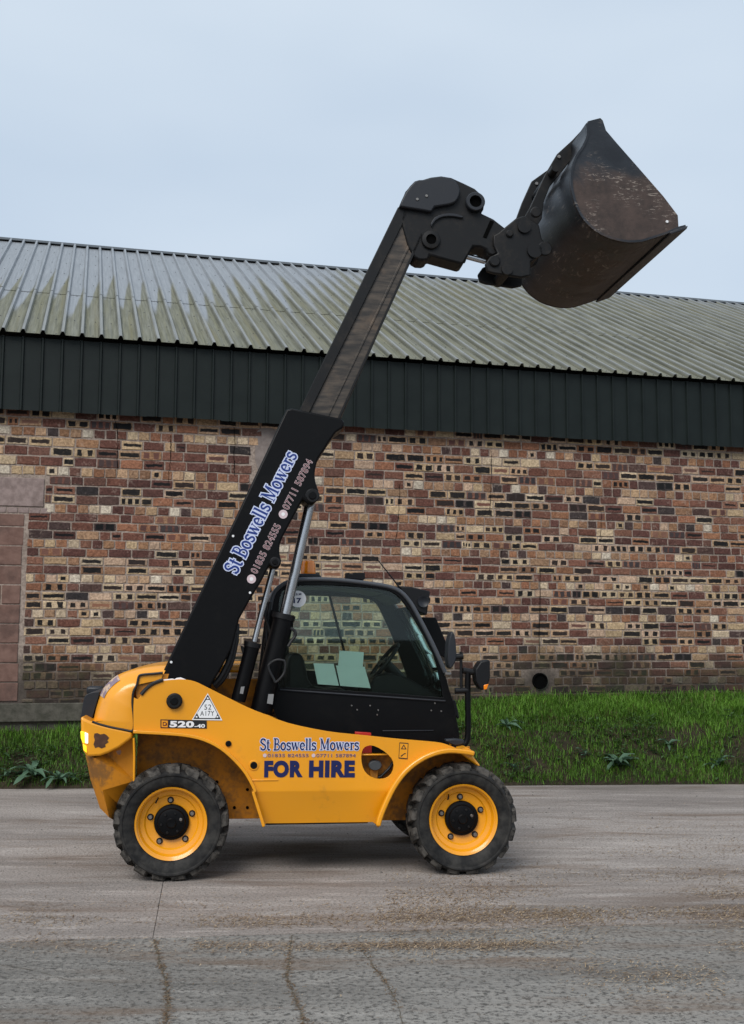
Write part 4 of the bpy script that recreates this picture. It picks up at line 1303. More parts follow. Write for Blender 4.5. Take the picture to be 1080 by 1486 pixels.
# roof bracket and aerial
plate('roof_bracket', [(1.332, 2.272), (1.359, 2.276), (1.362, 2.264), (1.389, 2.264), (1.392, 2.276), (1.448, 2.277), (1.490, 2.274), (1.491, 2.228), (1.470, 2.208), (1.455, 2.220), (1.332, 2.222)], 0.86, 0.98, M['plastic'], TH, bev=0.004)
ae = [(1.578, 2.394), (1.630, 2.328), (1.720, 2.218), (1.765, 2.159)]
tube('aerial', [(x, 0.8, z) for x, z in ae], [0.004, 0.005, 0.006, 0.007], M['plastic'], TH, 8)
# work lamp and dark side shield beyond the windscreen
plate('lamp_bracket', [(1.772, 2.169), (1.877, 2.162), (2.037, 2.126), (2.025, 2.045), (2.009, 1.926), (1.937, 1.955), (1.855, 2.043)], 0.85, 1.10, M['plastic'], TH, bev=0.01)
lc = [(1.976, 2.039)][0]
lathe_y('work_lamp', [(0.0, 0.838), (0.028, 0.836), (0.04, 0.828), (0.047, 0.826), (0.049, 0.85), (0.0, 0.86)], lc, M['greyplastic'], TH, 24, 35, False)
plate('side_shield', [(2.018, 1.917), (2.145, 1.914), (2.247, 1.670), (2.236, 1.566), (2.158, 1.596)], 1.18, 1.22, M['black'], TH, bev=0.008)
plate('front_cowl', [(2.149, 1.252), (2.188, 1.243), (2.219, 1.109), (2.207, 1.095), (2.178, 1.138)], 0.55, 0.58, M['plastic'], TH, bev=0.006)

# mirrors on their arms at the front corner
ap = [(2.094, 0.908), (2.146, 0.907), (2.193, 0.925), (2.220, 0.971), (2.225, 1.085), (2.224, 1.269), (2.225, 1.426), (2.230, 1.486)]
tube('mirror_arm', [(x, 0.25, z) for x, z in cr(ap, 4)], 0.023, M['black'], TH, 12)
rp = [(2.172, 1.635), (2.173, 1.361)]
tube('mirror_rod', [(x, 0.25, z) for x, z in rp], 0.012, M['plastic'], TH, 10)
for p, q in (([(2.126, 1.595)][0], [(2.188, 1.600)][0]), ([(2.124, 1.334)][0], [(2.224, 1.338)][0]), ([(2.187, 1.491)][0], [(2.287, 1.472)][0])):
    tube('mirror_joint', [(p[0], 0.25, p[1]), (q[0], 0.25, q[1])], 0.024, M['plastic'], TH, 12)
plate('mirror', [(2.268, 1.500), (2.310, 1.563), (2.378, 1.577), (2.386, 1.557), (2.383, 1.428), (2.365, 1.377), (2.327, 1.340), (2.306, 1.350), (2.273, 1.410)], 0.17, 0.31, M['plastic'], TH, bev=0.012, seg=3)
plate('mirror_reflector', [(2.332, 1.382), (2.370, 1.391), (2.356, 1.350), (2.332, 1.347)], 0.162, 0.20, M['amber'], TH, bev=0.004)
plate('mirror', cr([(2.066, 1.676), (2.076, 1.741), (2.098, 1.793), (2.118, 1.760), (2.129, 1.676), (2.131, 1.592), (2.116, 1.545), (2.083, 1.503), (2.064, 1.555)], 2, True), 0.22, 0.36, M['greyplastic'], TH, bev=0.02, seg=3)
plate('arm_clamp', [(2.041, 0.970), (2.118, 0.973), (2.194, 0.962), (2.189, 0.930), (2.118, 0.916), (2.042, 0.949)], 0.22, 0.30, M['greyplastic'], TH, bev=0.012)
tube('cab_hinge', [(x, 0.47, z) for x, z in [(2.088, 1.456), (2.135, 1.451)]], 0.016, M['steel'], TH, 10)
# nose of the front wing
nb = [(1.930, 0.967), (2.113, 0.914), (2.212, 0.899), (2.260, 0.810), (2.225, 0.790)]
plate('wing_nose', [(2.120, 0.911), (2.181, 0.922), (2.218, 0.896), (2.226, 0.850), (2.279, 0.786), (2.258, 0.779), (2.140, 0.867)], 0.054, 0.60, M['yellow'], TH, bev=0.012)
box('front_apron', (arch_f[0][0] - 0.10, 0.62, zs + 0.15), (arch_f[0][0] + 0.02, 1.55, arch_f[0][1] + 0.05), M['yellow_dull'], TH, 0.02)

# --- boom
YB0, YB1 = 0.14, 0.44
bo = [(0.792, 3.490), (0.836, 3.498), (1.219, 3.428), (1.242, 3.398), (1.229, 3.355), (1.177, 3.321), (1.122, 3.243)] + cr([(1.091, 3.187), (1.041, 3.111), (1.023, 3.050), (1.014, 2.986), (1.023, 2.923), (1.044, 2.861), (1.039, 2.805), (1.004, 2.757), (0.963, 2.755), (0.925, 2.792)], 2) + cr([(0.861, 2.669), (0.788, 2.527), (0.755, 2.448), (0.753, 2.371), (0.766, 2.321), (0.754, 2.278), (0.714, 2.259), (0.677, 2.283)], 2) + [(0.620, 2.168), (0.545, 2.044)] + cr([(0.456, 1.879), (0.431, 1.769), (0.399, 1.647), (0.312, 1.481), (0.253, 1.376), (0.214, 1.226)], 2) + [(0.048, 1.152), (-0.117, 1.227), (-0.150, 1.362), (-0.115, 1.451)]
boom = plate('boom', bo, YB0, YB1, M['black'], TH, bev=0.014, seg=3)
for p in [(0.400, 2.502), (0.534, 2.075), (-0.040, 1.556)]:
    disc('boom_screw', p, 0.010, YB0 - 0.004, YB0 + 0.01, M['white'], TH, 10, 0.002)
for p, r_ in (([(0.997, 2.820)][0], 0.055), ([(0.718, 2.308)][0], 0.040)):
    disc('boom_pin', p, r_, YB0 - 0.02, YB0 + 0.01, M['plastic'], boom, 24, 0.008)
    disc('boom_pin', p, r_ * 0.55, YB0 - 0.03, YB0, M['black'], boom, 20, 0.005)
# sliding inner section
YI0, YI1 = 0.185, 0.395
plate('inner_boom', [(0.912, 3.399), (1.207, 3.407), (1.862, 4.962), (1.779, 5.204), (1.672, 5.173)], YI0 + 0.016, YI1, M['wornboom'], TH, bev=0.006)
plate('inner_boom_flange', [(0.848, 3.395), (0.934, 3.394), (1.758, 5.145), (1.741, 5.181), (1.665, 5.169)], YI0, YI1 + 0.02, M['black_dusty'], TH, bev=0.006)
plate('inner_boom_edge', [(1.083, 3.401), (1.099, 3.402), (1.797, 4.926), (1.781, 4.937)], YI0 + 0.008, YI1, M['wornboom'], TH, bev=0.003)
plate('inner_boom_edge', [(1.175, 3.401), (1.194, 3.401), (1.869, 4.950), (1.850, 4.966)], YI0, YI1 + 0.01, M['black_dusty'], TH, bev=0.003)
# boom head
nose_p = [(1.726, 5.303), (1.804, 5.398), (1.871, 5.412), (1.934, 5.435), (2.018, 5.450), (2.101, 5.441), (2.206, 5.398), (2.295, 5.358), (2.342, 5.317), (2.374, 5.246), (2.365, 5.187), (2.341, 5.157), (2.446, 5.111), (2.541, 5.040), (2.566, 4.967), (2.507, 4.836), (2.433, 4.799), (2.396, 4.821), (2.386, 4.850), (2.339, 4.871), (2.278, 4.872), (2.202, 4.735), (2.182, 4.721), (2.057, 4.750), (1.922, 4.782), (1.912, 4.751), (1.881, 4.739), (1.834, 4.740), (1.798, 4.759), (1.747, 4.843), (1.685, 5.072)]
plate('boom_head', nose_p, 0.185, 0.40, M['black_dusty'], TH, bev=0.016, seg=2)
plate('head_cover', cr([(1.668, 5.160), (1.720, 5.279), (1.797, 5.378), (1.865, 5.393), (1.927, 5.415), (2.010, 5.427), (2.083, 5.421), (2.135, 5.388), (2.164, 5.326), (2.158, 5.272), (2.126, 5.219), (2.072, 5.195)], 2) + [(1.957, 5.171), (1.931, 5.127)], 0.145, 0.20, M['greyplastic'], TH, bev=0.012)
for p in [(1.890, 5.256), (1.815, 5.224)]:
    disc('cover_bolt', p, 0.013, 0.138, 0.15, M['steel'], TH, 10, 0.003)
hc = [(2.289, 5.231)][0]
lathe_y('head_bush', [(0.050, 0.135), (0.072, 0.135), (0.078, 0.142), (0.078, 0.20), (0.050, 0.20)], hc, M['greyplastic'], TH, 32)
disc('bush_bore', hc, 0.050, 0.165, 0.19, M['hole'], TH, 24, 0)
hc2 = [(1.929, 4.906)][0]
lathe_y('lower_bush', [(0.042, 0.155), (0.072, 0.160), (0.076, 0.166), (0.076, 0.20), (0.042, 0.20)], hc2, M['black_dusty'], TH, 28)
disc('bush_bore', hc2, 0.042, 0.172, 0.19, M['hole'], TH, 20, 0)
plate('head_rib', cr([(1.928, 5.041), (1.959, 5.091), (2.032, 5.126), (2.115, 5.133), (2.188, 5.116), (2.188, 5.097), (2.115, 5.106), (2.032, 5.100), (1.969, 5.065), (1.933, 5.010)], 2), 0.165, 0.20, M['greyplastic'], TH, bev=0.006)
plate('neck_slot', [(2.417, 5.095), (2.449, 5.086), (2.385, 4.944), (2.356, 4.953)], 0.180, 0.20, M['hole'], TH)
tube('tilt_ram', [(x, 0.29, z) for x, z in [(1.982, 4.868), (2.240, 4.825)]], 0.058, M['black'], TH, 20)
tube('tilt_rod', [(x, 0.29, z) for x, z in [(2.224, 4.828), (2.398, 4.789)]], 0.024, M['chrome'], TH, 16)

# --- carriage and bucket
plate('carriage', [(2.436, 4.960), (2.480, 4.985), (2.533, 5.033), (2.625, 5.113), (2.694, 5.139), (2.813, 5.070), (2.835, 4.950), (2.885, 4.895), (2.867, 4.831), (2.741, 4.756), (2.739, 4.641), (2.660, 4.621), (2.552, 4.633), (2.434, 4.645), (2.383, 4.660), (2.366, 4.722), (2.406, 4.781), (2.469, 4.812), (2.436, 4.885)], 0.15, 0.19, M['black_dusty'], TH, bev=0.010)
plate('carriage', [(2.436, 4.960), (2.480, 4.985), (2.533, 5.033), (2.625, 5.113), (2.694, 5.139), (2.813, 5.070), (2.835, 4.950), (2.885, 4.895), (2.867, 4.831), (2.741, 4.756), (2.739, 4.641), (2.660, 4.621), (2.552, 4.633), (2.434, 4.645), (2.383, 4.660), (2.366, 4.722), (2.406, 4.781), (2.469, 4.812), (2.436, 4.885)], 0.42, 0.46, M['black_dusty'], TH, bev=0.010)
cb = [(2.687, 5.041), (2.770, 4.843), (2.541, 4.678)]
for c_, r_ in zip(cb, (0.055, 0.06, 0.045)):
    tube('carriage_tube', [(c_[0], 0.13, c_[1]), (c_[0], 0.47, c_[1])], r_, M['black_dusty'], TH, 18)
for p, r_ in (([(2.786, 5.166)][0], 0.045), ([(2.567, 4.976)][0], 0.030), ([(2.856, 4.864)][0], 0.060), ([(2.442, 4.742)][0], 0.045)):
    disc('carriage_pin', p, r_, 0.130, 0.16, M['black_dusty'], TH, 20, 0.008)

YK0, YK1 = -0.12, 1.66
bk_back = cr([(3.127, 5.809), (3.131, 5.717), (3.095, 5.626), (3.035, 5.533), (3.001, 5.428), (2.993, 5.325), (3.006, 5.223), (3.039, 5.111), (3.098, 5.009), (3.195, 4.923), (3.311, 4.871), (3.456, 4.848), (3.574, 4.860)], 3)
bk_front = [(3.752, 4.924), (3.887, 4.984), (3.935, 4.998)]
side_poly = bk_back[1:] + [(3.752, 4.924), (3.879, 4.986), (3.875, 5.095), (3.760, 5.246), (3.559, 5.472), (3.386, 5.665), (3.297, 5.768), (3.272, 5.850), (3.252, 5.870), (3.148, 5.837)]
bucket = None
# shell: profile with thickness, swept across the width
prof_o = bk_back + bk_front
pin = []
for i, p in enumerate(prof_o):
    a = Vector(prof_o[max(i - 1, 0)]); b = Vector(prof_o[min(i + 1, len(prof_o) - 1)])
    d = (b - a).normalized()
    nrm = Vector((-d.y, d.x))
    pin.append((p[0] + nrm.x * 0.018, p[1] + nrm.y * 0.018))
bucket = plate('bucket', prof_o + pin[::-1], YK0 - 0.012, YK1 + 0.012, M['bucket_shell'], TH, smooth=40)
plate('side_plate', side_poly, YK0, YK0 + 0.022, M['bucket_side'], bucket, bev=0.004)
plate('side_plate', side_poly, YK1 - 0.022, YK1, M['bucket_side'], bucket, bev=0.004)
tipz = [(3.941, 5.001), (3.931, 4.974), (3.796, 4.923), (3.791, 4.941)]
plate('cutting_edge', tipz, YK0 - 0.035, YK1 + 0.035, M['bucket_shell'], bucket, bev=0.004)
# top stiffener and mounting brackets on the back
tl = [(3.127, 5.809), (3.148, 5.837), (3.252, 5.867), (3.260, 5.844), (3.138, 5.762)]
plate('top_rail', tl, YK0 + 0.022, YK1 - 0.022, M['bucket_shell'], bucket, bev=0.005)
br1 = [(2.732, 5.180), (2.778, 5.266), (2.911, 5.557), (3.012, 5.733), (3.144, 5.861), (3.249, 5.980), (3.276, 5.935), (3.197, 5.774), (3.072, 5.612), (2.947, 5.451), (2.892, 5.310), (2.875, 5.172), (2.837, 5.109)]
plate('mount_bracket', br1, 0.28, 0.32, M['black_dusty'], bucket, bev=0.005)
br2 = [(2.789, 5.355), (2.844, 5.506), (2.931, 5.701), (3.060, 5.801), (3.161, 5.881), (3.209, 5.834), (3.078, 5.664), (2.979, 5.513), (2.914, 5.364)]
plate('mount_bracket', br2, 0.78, 0.82, M['black_dusty'], bucket, bev=0.005)
for p in [(3.026, 5.706)]:
    disc('bracket_bolt', p, 0.016, 0.268, 0.29, M['steel'], bucket, 10, 0.003)
for p in [(2.973, 5.679)]:
    disc('bracket_bolt', p, 0.016, 0.768, 0.79, M['steel'], bucket, 10, 0.003)
tube('mount_bar', [(br1[2][0] + 0.05, 0.15, br1[2][1]), (br1[2][0] + 0.05, 0.95, br1[2][1])], 0.035, M['black_dusty'], bucket, 16)
disc('side_bolt', [(3.782, 5.036)][0], 0.012, YK0 - 0.008, YK0 + 0.01, M['white'], bucket, 10, 0.002)

# --- lift ram, compensating ram, hoses
def pt(p, y): return (p[0], y, p[1])
lr = [(0.908, 2.410), (0.813, 1.922)]
la = [(1.009, 2.855)][0]
tube('lift_rod', [pt(la, 0.36), pt(lr[1], 0.36)], 0.040, M['chrome'], TH, 20)
lb = [(0.799, 1.917), (0.793, 1.847), (0.700, 1.469), (0.635, 1.176)]
tube('lift_ram', [pt(p, 0.36) for p in lb], [0.082, 0.082, 0.084, 0.084], M['black'], TH, 24)
tube('lift_ram_gland', [pt([(0.802, 1.922)][0], 0.36), pt([(0.793, 1.883)][0], 0.36)], 0.092, M['plastic'], TH, 24)
cr_a = [(0.718, 2.309)][0]
cr_b = [(0.573, 1.708)][0]
tube('compensating_rod', [pt(cr_a, 0.28), pt(cr_b, 0.28)], 0.023, M['chrome'], TH, 16)
tube('compensating_ram', [pt(p, 0.28) for p in [(0.562, 1.699), (0.551, 1.644), (0.510, 1.471), (0.459, 1.263)]], [0.062, 0.058, 0.056, 0.056], M['black'], TH, 20)
tube('ram_gland', [pt([(0.563, 1.704)][0], 0.28), pt([(0.556, 1.667)][0], 0.28)], 0.066, M['plastic'], TH, 20)
plate('ram_lug', [(0.468, 1.681), (0.493, 1.672), (0.505, 1.626), (0.490, 1.608), (0.476, 1.644)], 0.26, 0.30, M['plastic'], TH, bev=0.004)
for q, y_ in (([(0.426, 1.880), (0.419, 1.753), (0.403, 1.645), (0.378, 1.555), (0.326, 1.447), (0.273, 1.385)], 0.21), ([(0.441, 1.844), (0.438, 1.735), (0.423, 1.636), (0.396, 1.537), (0.340, 1.425), (0.282, 1.367)], 0.25)):
    tube('hydraulic_hose', [pt(p, y_) for p in cr(q, 4)], 0.020, M['rubberhose'], TH, 10)
tube('hydraulic_hose', [pt(p, 0.25) for p in cr([(0.848, 1.810), (0.878, 1.792), (0.884, 1.755), (0.854, 1.714), (0.831, 1.673)], 4)], 0.012, M['rubberhose'], TH, 8)
tube('hydraulic_hose', [pt(p, 0.24) for p in cr([(0.805, 1.563), (0.750, 1.572), (0.691, 1.541), (0.687, 1.500), (0.724, 1.427), (0.743, 1.405), (0.797, 1.463), (0.810, 1.518), (0.805, 1.563)], 4)], 0.010, M['rubberhose'], TH, 8)
tube('hydraulic_hose', [pt(p, 0.40) for p in cr([(0.666, 2.015), (0.658, 1.922), (0.683, 1.829), (0.698, 1.763)], 4)], 0.014, M['rubberhose'], TH, 8)
tube('hydraulic_hose', [pt(p, 0.42) for p in cr([(0.695, 2.016), (0.678, 1.885), (0.670, 1.754), (0.683, 1.661)], 4)], 0.014, M['rubberhose'], TH, 8)
for q in ([(0.686, 1.313), (0.727, 1.313), (0.719, 1.236), (0.676, 1.243)], ):
    plate('ram_label', q, 0.270, 0.275, M['greyprint'], TH)
plate('ram_label', [(0.478, 1.370), (0.505, 1.373), (0.494, 1.317), (0.470, 1.321)], 0.218, 0.223, M['greyprint'], TH)
plate('pivot_bead', [(-0.089, 1.432), (-0.048, 1.436), (-0.026, 1.439), (-0.009, 1.434), (0.007, 1.443), (0.035, 1.447), (0.074, 1.432), (0.036, 1.426), (-0.036, 1.424), (-0.086, 1.423)], 0.045, 0.07, M['white'], TH, bev=0.002)

# ------------------------------------------------------------------ lettering
def text_mesh(body, weight=0.0, space=1.0):
    cu = bpy.data.curves.new('lettering', 'FONT')
    cu.body = body
    cu.size = 1.0
    cu.offset = weight
    cu.space_character = space
    cu.resolution_u = 4
    o = bpy.data.objects.new('lettering_tmp', cu)
    COL.objects.link(o)
    dg = bpy.context.evaluated_depsgraph_get()
    me = bpy.data.meshes.new_from_object(o.evaluated_get(dg))
    bpy.data.objects.remove(o)
    co = np.empty(len(me.vertices) * 3, dtype=np.float32)
    me.vertices.foreach_get('co', co)
    return me, co.reshape(-1, 3)
def place(me, co, p0, p1, h, y, mat, parent, name='lettering', box_=None):
    lo, hi = (co.min(0), co.max(0)) if box_ is None else box_
    e1 = Vector((p1[0] - p0[0], p1[1] - p0[1])); L = e1.length; e1 /= L
    e2 = Vector((-e1.y, e1.x))
    sx, sy = L / (hi[0] - lo[0]), h / (hi[1] - lo[1])
    out = np.zeros_like(co)
    u = (co[:, 0] - lo[0]) * sx; v_ = (co[:, 1] - lo[1]) * sy
    out[:, 0] = p0[0] + u * e1.x + v_ * e2.x
    out[:, 1] = y
    out[:, 2] = p0[1] + u * e1.y + v_ * e2.y
    me.vertices.foreach_set('co', out.ravel())
    me.update()
    return link_mesh(name, me, mat, parent)
def text(body, p0, p1, h, y, mat, parent, weight=0.0, space=1.0, outline=None, ow=0.02):
    me, co = text_mesh(body, weight, space)
    bx = (co.min(0), co.max(0))
    o = place(me, co, p0, p1, h, y, mat, parent)
    if outline:
        me2, co2 = text_mesh(body, weight + ow, space)
        place(me2, co2, p0, p1, h, y + 0.0008, outline, parent, 'lettering_outline', bx)
    return o

# hand drawn display serif for the company name: strokes (polyline, width) in a unit cell, height 1 cap
def arc(cx, cy, rx, ry, a0, a1, n=14):
    return [(cx + rx * math.cos(R(a0 + (a1 - a0) * k / n)), cy + ry * math.sin(R(a0 + (a1 - a0) * k / n))) for k in range(n + 1)]
TH_, TN = 0.135, 0.055
GL = {
 'S': (0.52, [(arc(0.26, 0.74, 0.19, 0.21, 20, 200, 10) + arc(0.27, 0.27, 0.20, 0.23, 100, -160, 14)[1:], TH_), ([(0.445, 0.70), (0.445, 0.95)], TN), ([(0.06, 0.05), (0.06, 0.30)], TN)]),
 't': (0.36, [([(0.17, 0.88), (0.17, 0.20)] + arc(0.26, 0.17, 0.09, 0.14, 180, 330, 6), TH_), ([(0.03, 0.62), (0.33, 0.62)], TN * 1.3)]),
 'B': (0.60, [([(0.15, 0.0), (0.15, 1.0)], TH_), ([(0.02, 0.97), (0.28, 0.97)] + arc(0.28, 0.755, 0.17, 0.215, 90, -90, 10) + [(0.15, 0.54)], TN * 1.7), ([(0.15, 0.52), (0.30, 0.52)] + arc(0.31, 0.275, 0.22, 0.245, 90, -90, 10) + [(0.02, 0.03)], TN * 2.0)]),
 'o': (0.54, [(arc(0.27, 0.33, 0.19, 0.29, 0, 360, 22), TH_)]),
 's': (0.44, [(arc(0.22, 0.48, 0.145, 0.14, 20, 210, 9) + arc(0.22, 0.18, 0.15, 0.15, 90, -160, 10)[1:], TH_ * 0.92), ([(0.375, 0.46), (0.375, 0.64)], TN), ([(0.06, 0.03), (0.06, 0.20)], TN)]),
 'w': (0.76, [([(0.08, 0.66), (0.24, 0.03)], TH_), ([(0.24, 0.03), (0.38, 0.62)], TN), ([(0.36, 0.66), (0.53, 0.03)], TH_), ([(0.53, 0.03), (0.68, 0.64)], TN), ([(0.0, 0.64), (0.20, 0.64)], TN), ([(0.30, 0.64), (0.46, 0.64)], TN), ([(0.58, 0.64), (0.76, 0.64)], TN)]),
 'e': (0.50, [(arc(0.25, 0.33, 0.175, 0.28, 0, 320, 18), TH_ * 0.95), ([(0.10, 0.34), (0.42, 0.36)], TN * 1.2)]),
 'l': (0.28, [([(0.14, 0.0), (0.14, 1.0)], TH_), ([(0.02, 0.97), (0.14, 0.97)], TN), ([(0.02, 0.03), (0.26, 0.03)], TN)]),
 'M': (0.90, [([(0.15, 0.0), (0.15, 0.98)], TN * 1.2), ([(0.15, 0.97), (0.44, 0.08)], TH_), ([(0.44, 0.08), (0.72, 0.97)], TN * 1.2), ([(0.74, 0.0), (0.74, 0.98)], TH_), ([(0.02, 0.03), (0.28, 0.03)], TN), ([(0.60, 0.03), (0.88, 0.03)], TN), ([(0.02, 0.97), (0.18, 0.97)], TN), ([(0.70, 0.97), (0.88, 0.97)], TN)]),
 'r': (0.42, [([(0.15, 0.0), (0.15, 0.64)], TH_), ([(0.02, 0.62), (0.15, 0.62)], TN), ([(0.02, 0.03), (0.29, 0.03)], TN), ([(0.16, 0.45), (0.22, 0.57), (0.31, 0.60), (0.40, 0.53)], TN * 2.0)]),
 ' ': (0.30, []),
}
def glyph_mesh(body, grow):
    vs, fs = [], []
    x0 = 0.0
    for ch in body:
        w, strokes = GL[ch]
        for pts, wd in strokes:
            P = [Vector((x0 + p[0], p[1])) for p in pts]
            hw = wd / 2 + grow
            if grow:
                d0 = (P[0] - P[1]).normalized(); d1 = (P[-1] - P[-2]).normalized()
                P = [P[0] + d0 * grow] + P[1:-1] + [P[-1] + d1 * grow]
            base = len(vs)
            for i, p in enumerate(P):
                d = (P[min(i + 1, len(P) - 1)] - P[max(i - 1, 0)]).normalized()
                nn = Vector((-d.y, d.x)) * hw
                # each stroke lies on its own thin level so no faces share a plane
                vs += [(p.x + nn.x, p.y + nn.y, 0), (p.x - nn.x, p.y - nn.y, 0)]
                if i:
                    a = base + 2 * i
                    fs.append((a - 2, a - 1, a + 1, a))
        x0 += w
    return vs, fs, x0
def company(p0, p1, h, y, fill, outline, parent, grow=0.055):
    e1 = Vector((p1[0] - p0[0], p1[1] - p0[1])); L = e1.length; e1 /= L
    e2 = Vector((-e1.y, e1.x))
    for gr, yy, mat, nm in ((grow, y + 0.0012, outline, 'lettering_outline'), (0.0, y, fill, 'lettering')):
        vs, fs, W_ = glyph_mesh('St Boswells Mowers', gr)
        lev = {}
        for fi, f in enumerate(fs):
            for i in f: lev.setdefault(i, fi)
        out = []
        for i, (a, b, _) in enumerate(vs):
            u, v_ = a / W_ * L, b * h
            out.append((p0[0] + u * e1.x + v_ * e2.x, yy - 0.0000022 * lev.get(i, 0), p0[1] + u * e1.y + v_ * e2.y))
        from_py(nm, out, fs, mat, parent)

yp = YS - 0.0035
c0, c1 = [(0.623, 0.918), (1.354, 0.913)]
hh = [(0.623, 0.918), (0.622, 1.004)]
company(c0, c1, hh[1][1] - hh[0][1], yp, M['navy'], M['lilac'], sp)
ph = [(0.644, 0.869), (0.979, 0.866), (1.002, 0.865), (1.329, 0.862), (0.644, 0.893)]
text('\u260e' if False else '01835 824555', (ph[0][0] + 0.035, ph[0][1]), ph[1], ph[4][1] - ph[0][1], yp, M['darkred'], sp, 0.0, 1.05, M['palepink'], 0.03)
text('07711 587894', (ph[2][0] + 0.035, ph[2][1]), ph[3], ph[4][1] - ph[0][1], yp, M['darkred'], sp, 0.0, 1.05, M['palepink'], 0.03)
for q in (ph[0], ph[2]):
    disc('phone_symbol', (q[0] + 0.014, q[1] + 0.012), 0.014, yp, yp + 0.001, M['palepink'], sp, 16, 0)
fh = [(0.655, 0.721), (0.938, 0.720), (0.983, 0.719), (1.323, 0.715), (0.653, 0.844)]
text('FOR', fh[0], fh[1], fh[4][1] - fh[0][1], yp, M['navy'], sp, 0.062, 1.1)
text('HIRE', fh[2], fh[3], fh[4][1] - fh[0][1], yp, M['navy'], sp, 0.062, 1.1)
# model plate
mp_ = [(-0.102, 1.146), (0.232, 1.136), (0.233, 1.078), (-0.100, 1.084)]
plate('model_plate', mp_, yp, yp + 0.001, M['blackprint'], sp)
text('520', *[(-0.035, 1.089), (0.141, 1.086)], [(-0.036, 1.135)][0][1] - [(-0.035, 1.089)][0][1], yp - 0.001, M['white'], sp, 0.045, 1.05)
text('-40', *[(0.144, 1.084), (0.220, 1.084)], [(0.165, 1.111)][0][1] - [(0.165, 1.084)][0][1], yp - 0.001, M['white'], sp, 0.03)
lg = [(-0.094, 1.139), (-0.049, 1.136), (-0.049, 1.089), (-0.093, 1.091)]
plate('logo_plate', [(-0.097, 1.142), (-0.045, 1.140), (-0.045, 1.086), (-0.096, 1.087)], yp - 0.0006, yp, M['darkred'], sp)
plate('logo', lg, yp - 0.0012, yp - 0.0006, M['yellow'], sp)
plate('logo_mark', [(-0.085, 1.127), (-0.069, 1.129), (-0.054, 1.118), (-0.053, 1.103), (-0.067, 1.098), (-0.084, 1.100)], yp - 0.0018, yp - 0.0012, M['darkred'], sp)
plate('logo_mark', [(-0.078, 1.121), (-0.069, 1.122), (-0.060, 1.114), (-0.069, 1.105), (-0.078, 1.107)], yp - 0.0024, yp - 0.0018, M['yellow'], sp)
# security triangle
def scl(poly, k):
    cx_ = sum(p[0] for p in poly) / len(poly); cz_ = sum(p[1] for p in poly) / len(poly)
    return [(cx_ + (p[0] - cx_) * k, cz_ + (p[1] - cz_) * k) for p in poly]
tri = [(0.235, 1.334), (0.345, 1.136), (0.124, 1.141)]
plate('security_sign', tri, yp - 0.001, yp + 0.001, M['white'], sp)
plate('sign_border', [(0.236, 1.323), (0.333, 1.145), (0.135, 1.148)], yp - 0.0016, yp - 0.001, M['blackprint'], sp)
plate('sign_face', [(0.225, 1.285), (0.251, 1.285), (0.308, 1.182), (0.293, 1.153), (0.178, 1.155), (0.161, 1.190)], yp - 0.0022, yp - 0.0016, M['white'], sp)
tx = [(0.213, 1.214), (0.263, 1.215), (0.184, 1.170), (0.285, 1.171), (0.183, 1.205), (0.212, 1.251)]
text('52', tx[0], tx[1], tx[5][1] - tx[0][1], yp - 0.003, M['blackprint'], sp, 0.0, 1.1)
text('A17Y', tx[2], tx[3], tx[4][1] - tx[2][1], yp - 0.003, M['blackprint'], sp, 0.0, 1.1)
for p in [(0.236, 1.297), (0.158, 1.163), (0.309, 1.162)]:
    disc('sign_dot', p, 0.007, yp - 0.0024, yp - 0.0016, M['white'], sp, 12, 0)
# warning pictogram
wp = [(1.657, 0.967), (1.724, 0.962), (1.717, 0.843), (1.650, 0.850)]
plate('warning_border', wp, yp, yp + 0.001, M['blackprint'], sp)
plate('warning_face', scl(wp, 0.88), yp - 0.0006, yp, M['yellow'], sp)
w3 = [(1.689, 0.953), (1.710, 0.915), (1.666, 0.917)]
plate('warning_mark', w3, yp - 0.0012, yp - 0.0006, M['blackprint'], sp)
plate('warning_mark', scl(w3, 0.5), yp - 0.0018, yp - 0.0012, M['yellow'], sp)
plate('warning_mark', [(1.664, 0.868), (1.694, 0.888), (1.705, 0.888), (1.703, 0.881), (1.691, 0.879), (1.671, 0.861)], yp - 0.0012, yp - 0.0006, M['blackprint'], sp)
# boom lettering
yb = YB0 - 0.003
q = [(0.433, 2.207), (0.881, 3.132), (0.330, 2.259)]
company(q[0], q[1], math.hypot(q[2][0] - q[0][0], q[2][1] - q[0][1]) * 1.0, yb, M['blue'], M['lilac'], boom, 0.075)
q = [(0.563, 2.192), (0.755, 2.578), (0.544, 2.208)]
text('01835 824555', [(0.582, 2.217)][0], [(0.760, 2.582)][0], 0.052, yb, M['darkred'], boom, -0.008, 1.08, M['palepink'], 0.04)
text('07711 587894', [(0.815, 2.707)][0], [(0.998, 3.084)][0], 0.052, yb, M['darkred'], boom, -0.008, 1.08, M['palepink'], 0.04)
for p in [(0.543, 2.179), (0.776, 2.675)]:
    disc('phone_symbol', p, 0.034, yb, yb + 0.001, M['palepink'], boom, 24, 0)
    disc('phone_symbol', p, 0.014, yb - 0.0006, yb, M['white'], boom, 14, 0)
# sticker number
text('17', *[(0.882, 2.008), (0.944, 2.010)], [(0.872, 2.050)][0][1] - [(0.873, 2.008)][0][1], YC0 + 0.013, M['navy'], TH, 0.04)
text('S.B.M', *[(0.879, 2.069), (0.943, 2.073)], [(0.872, 2.090)][0][1] - [(0.872, 2.072)][0][1], YC0 + 0.013, M['navy'], TH, 0.02)
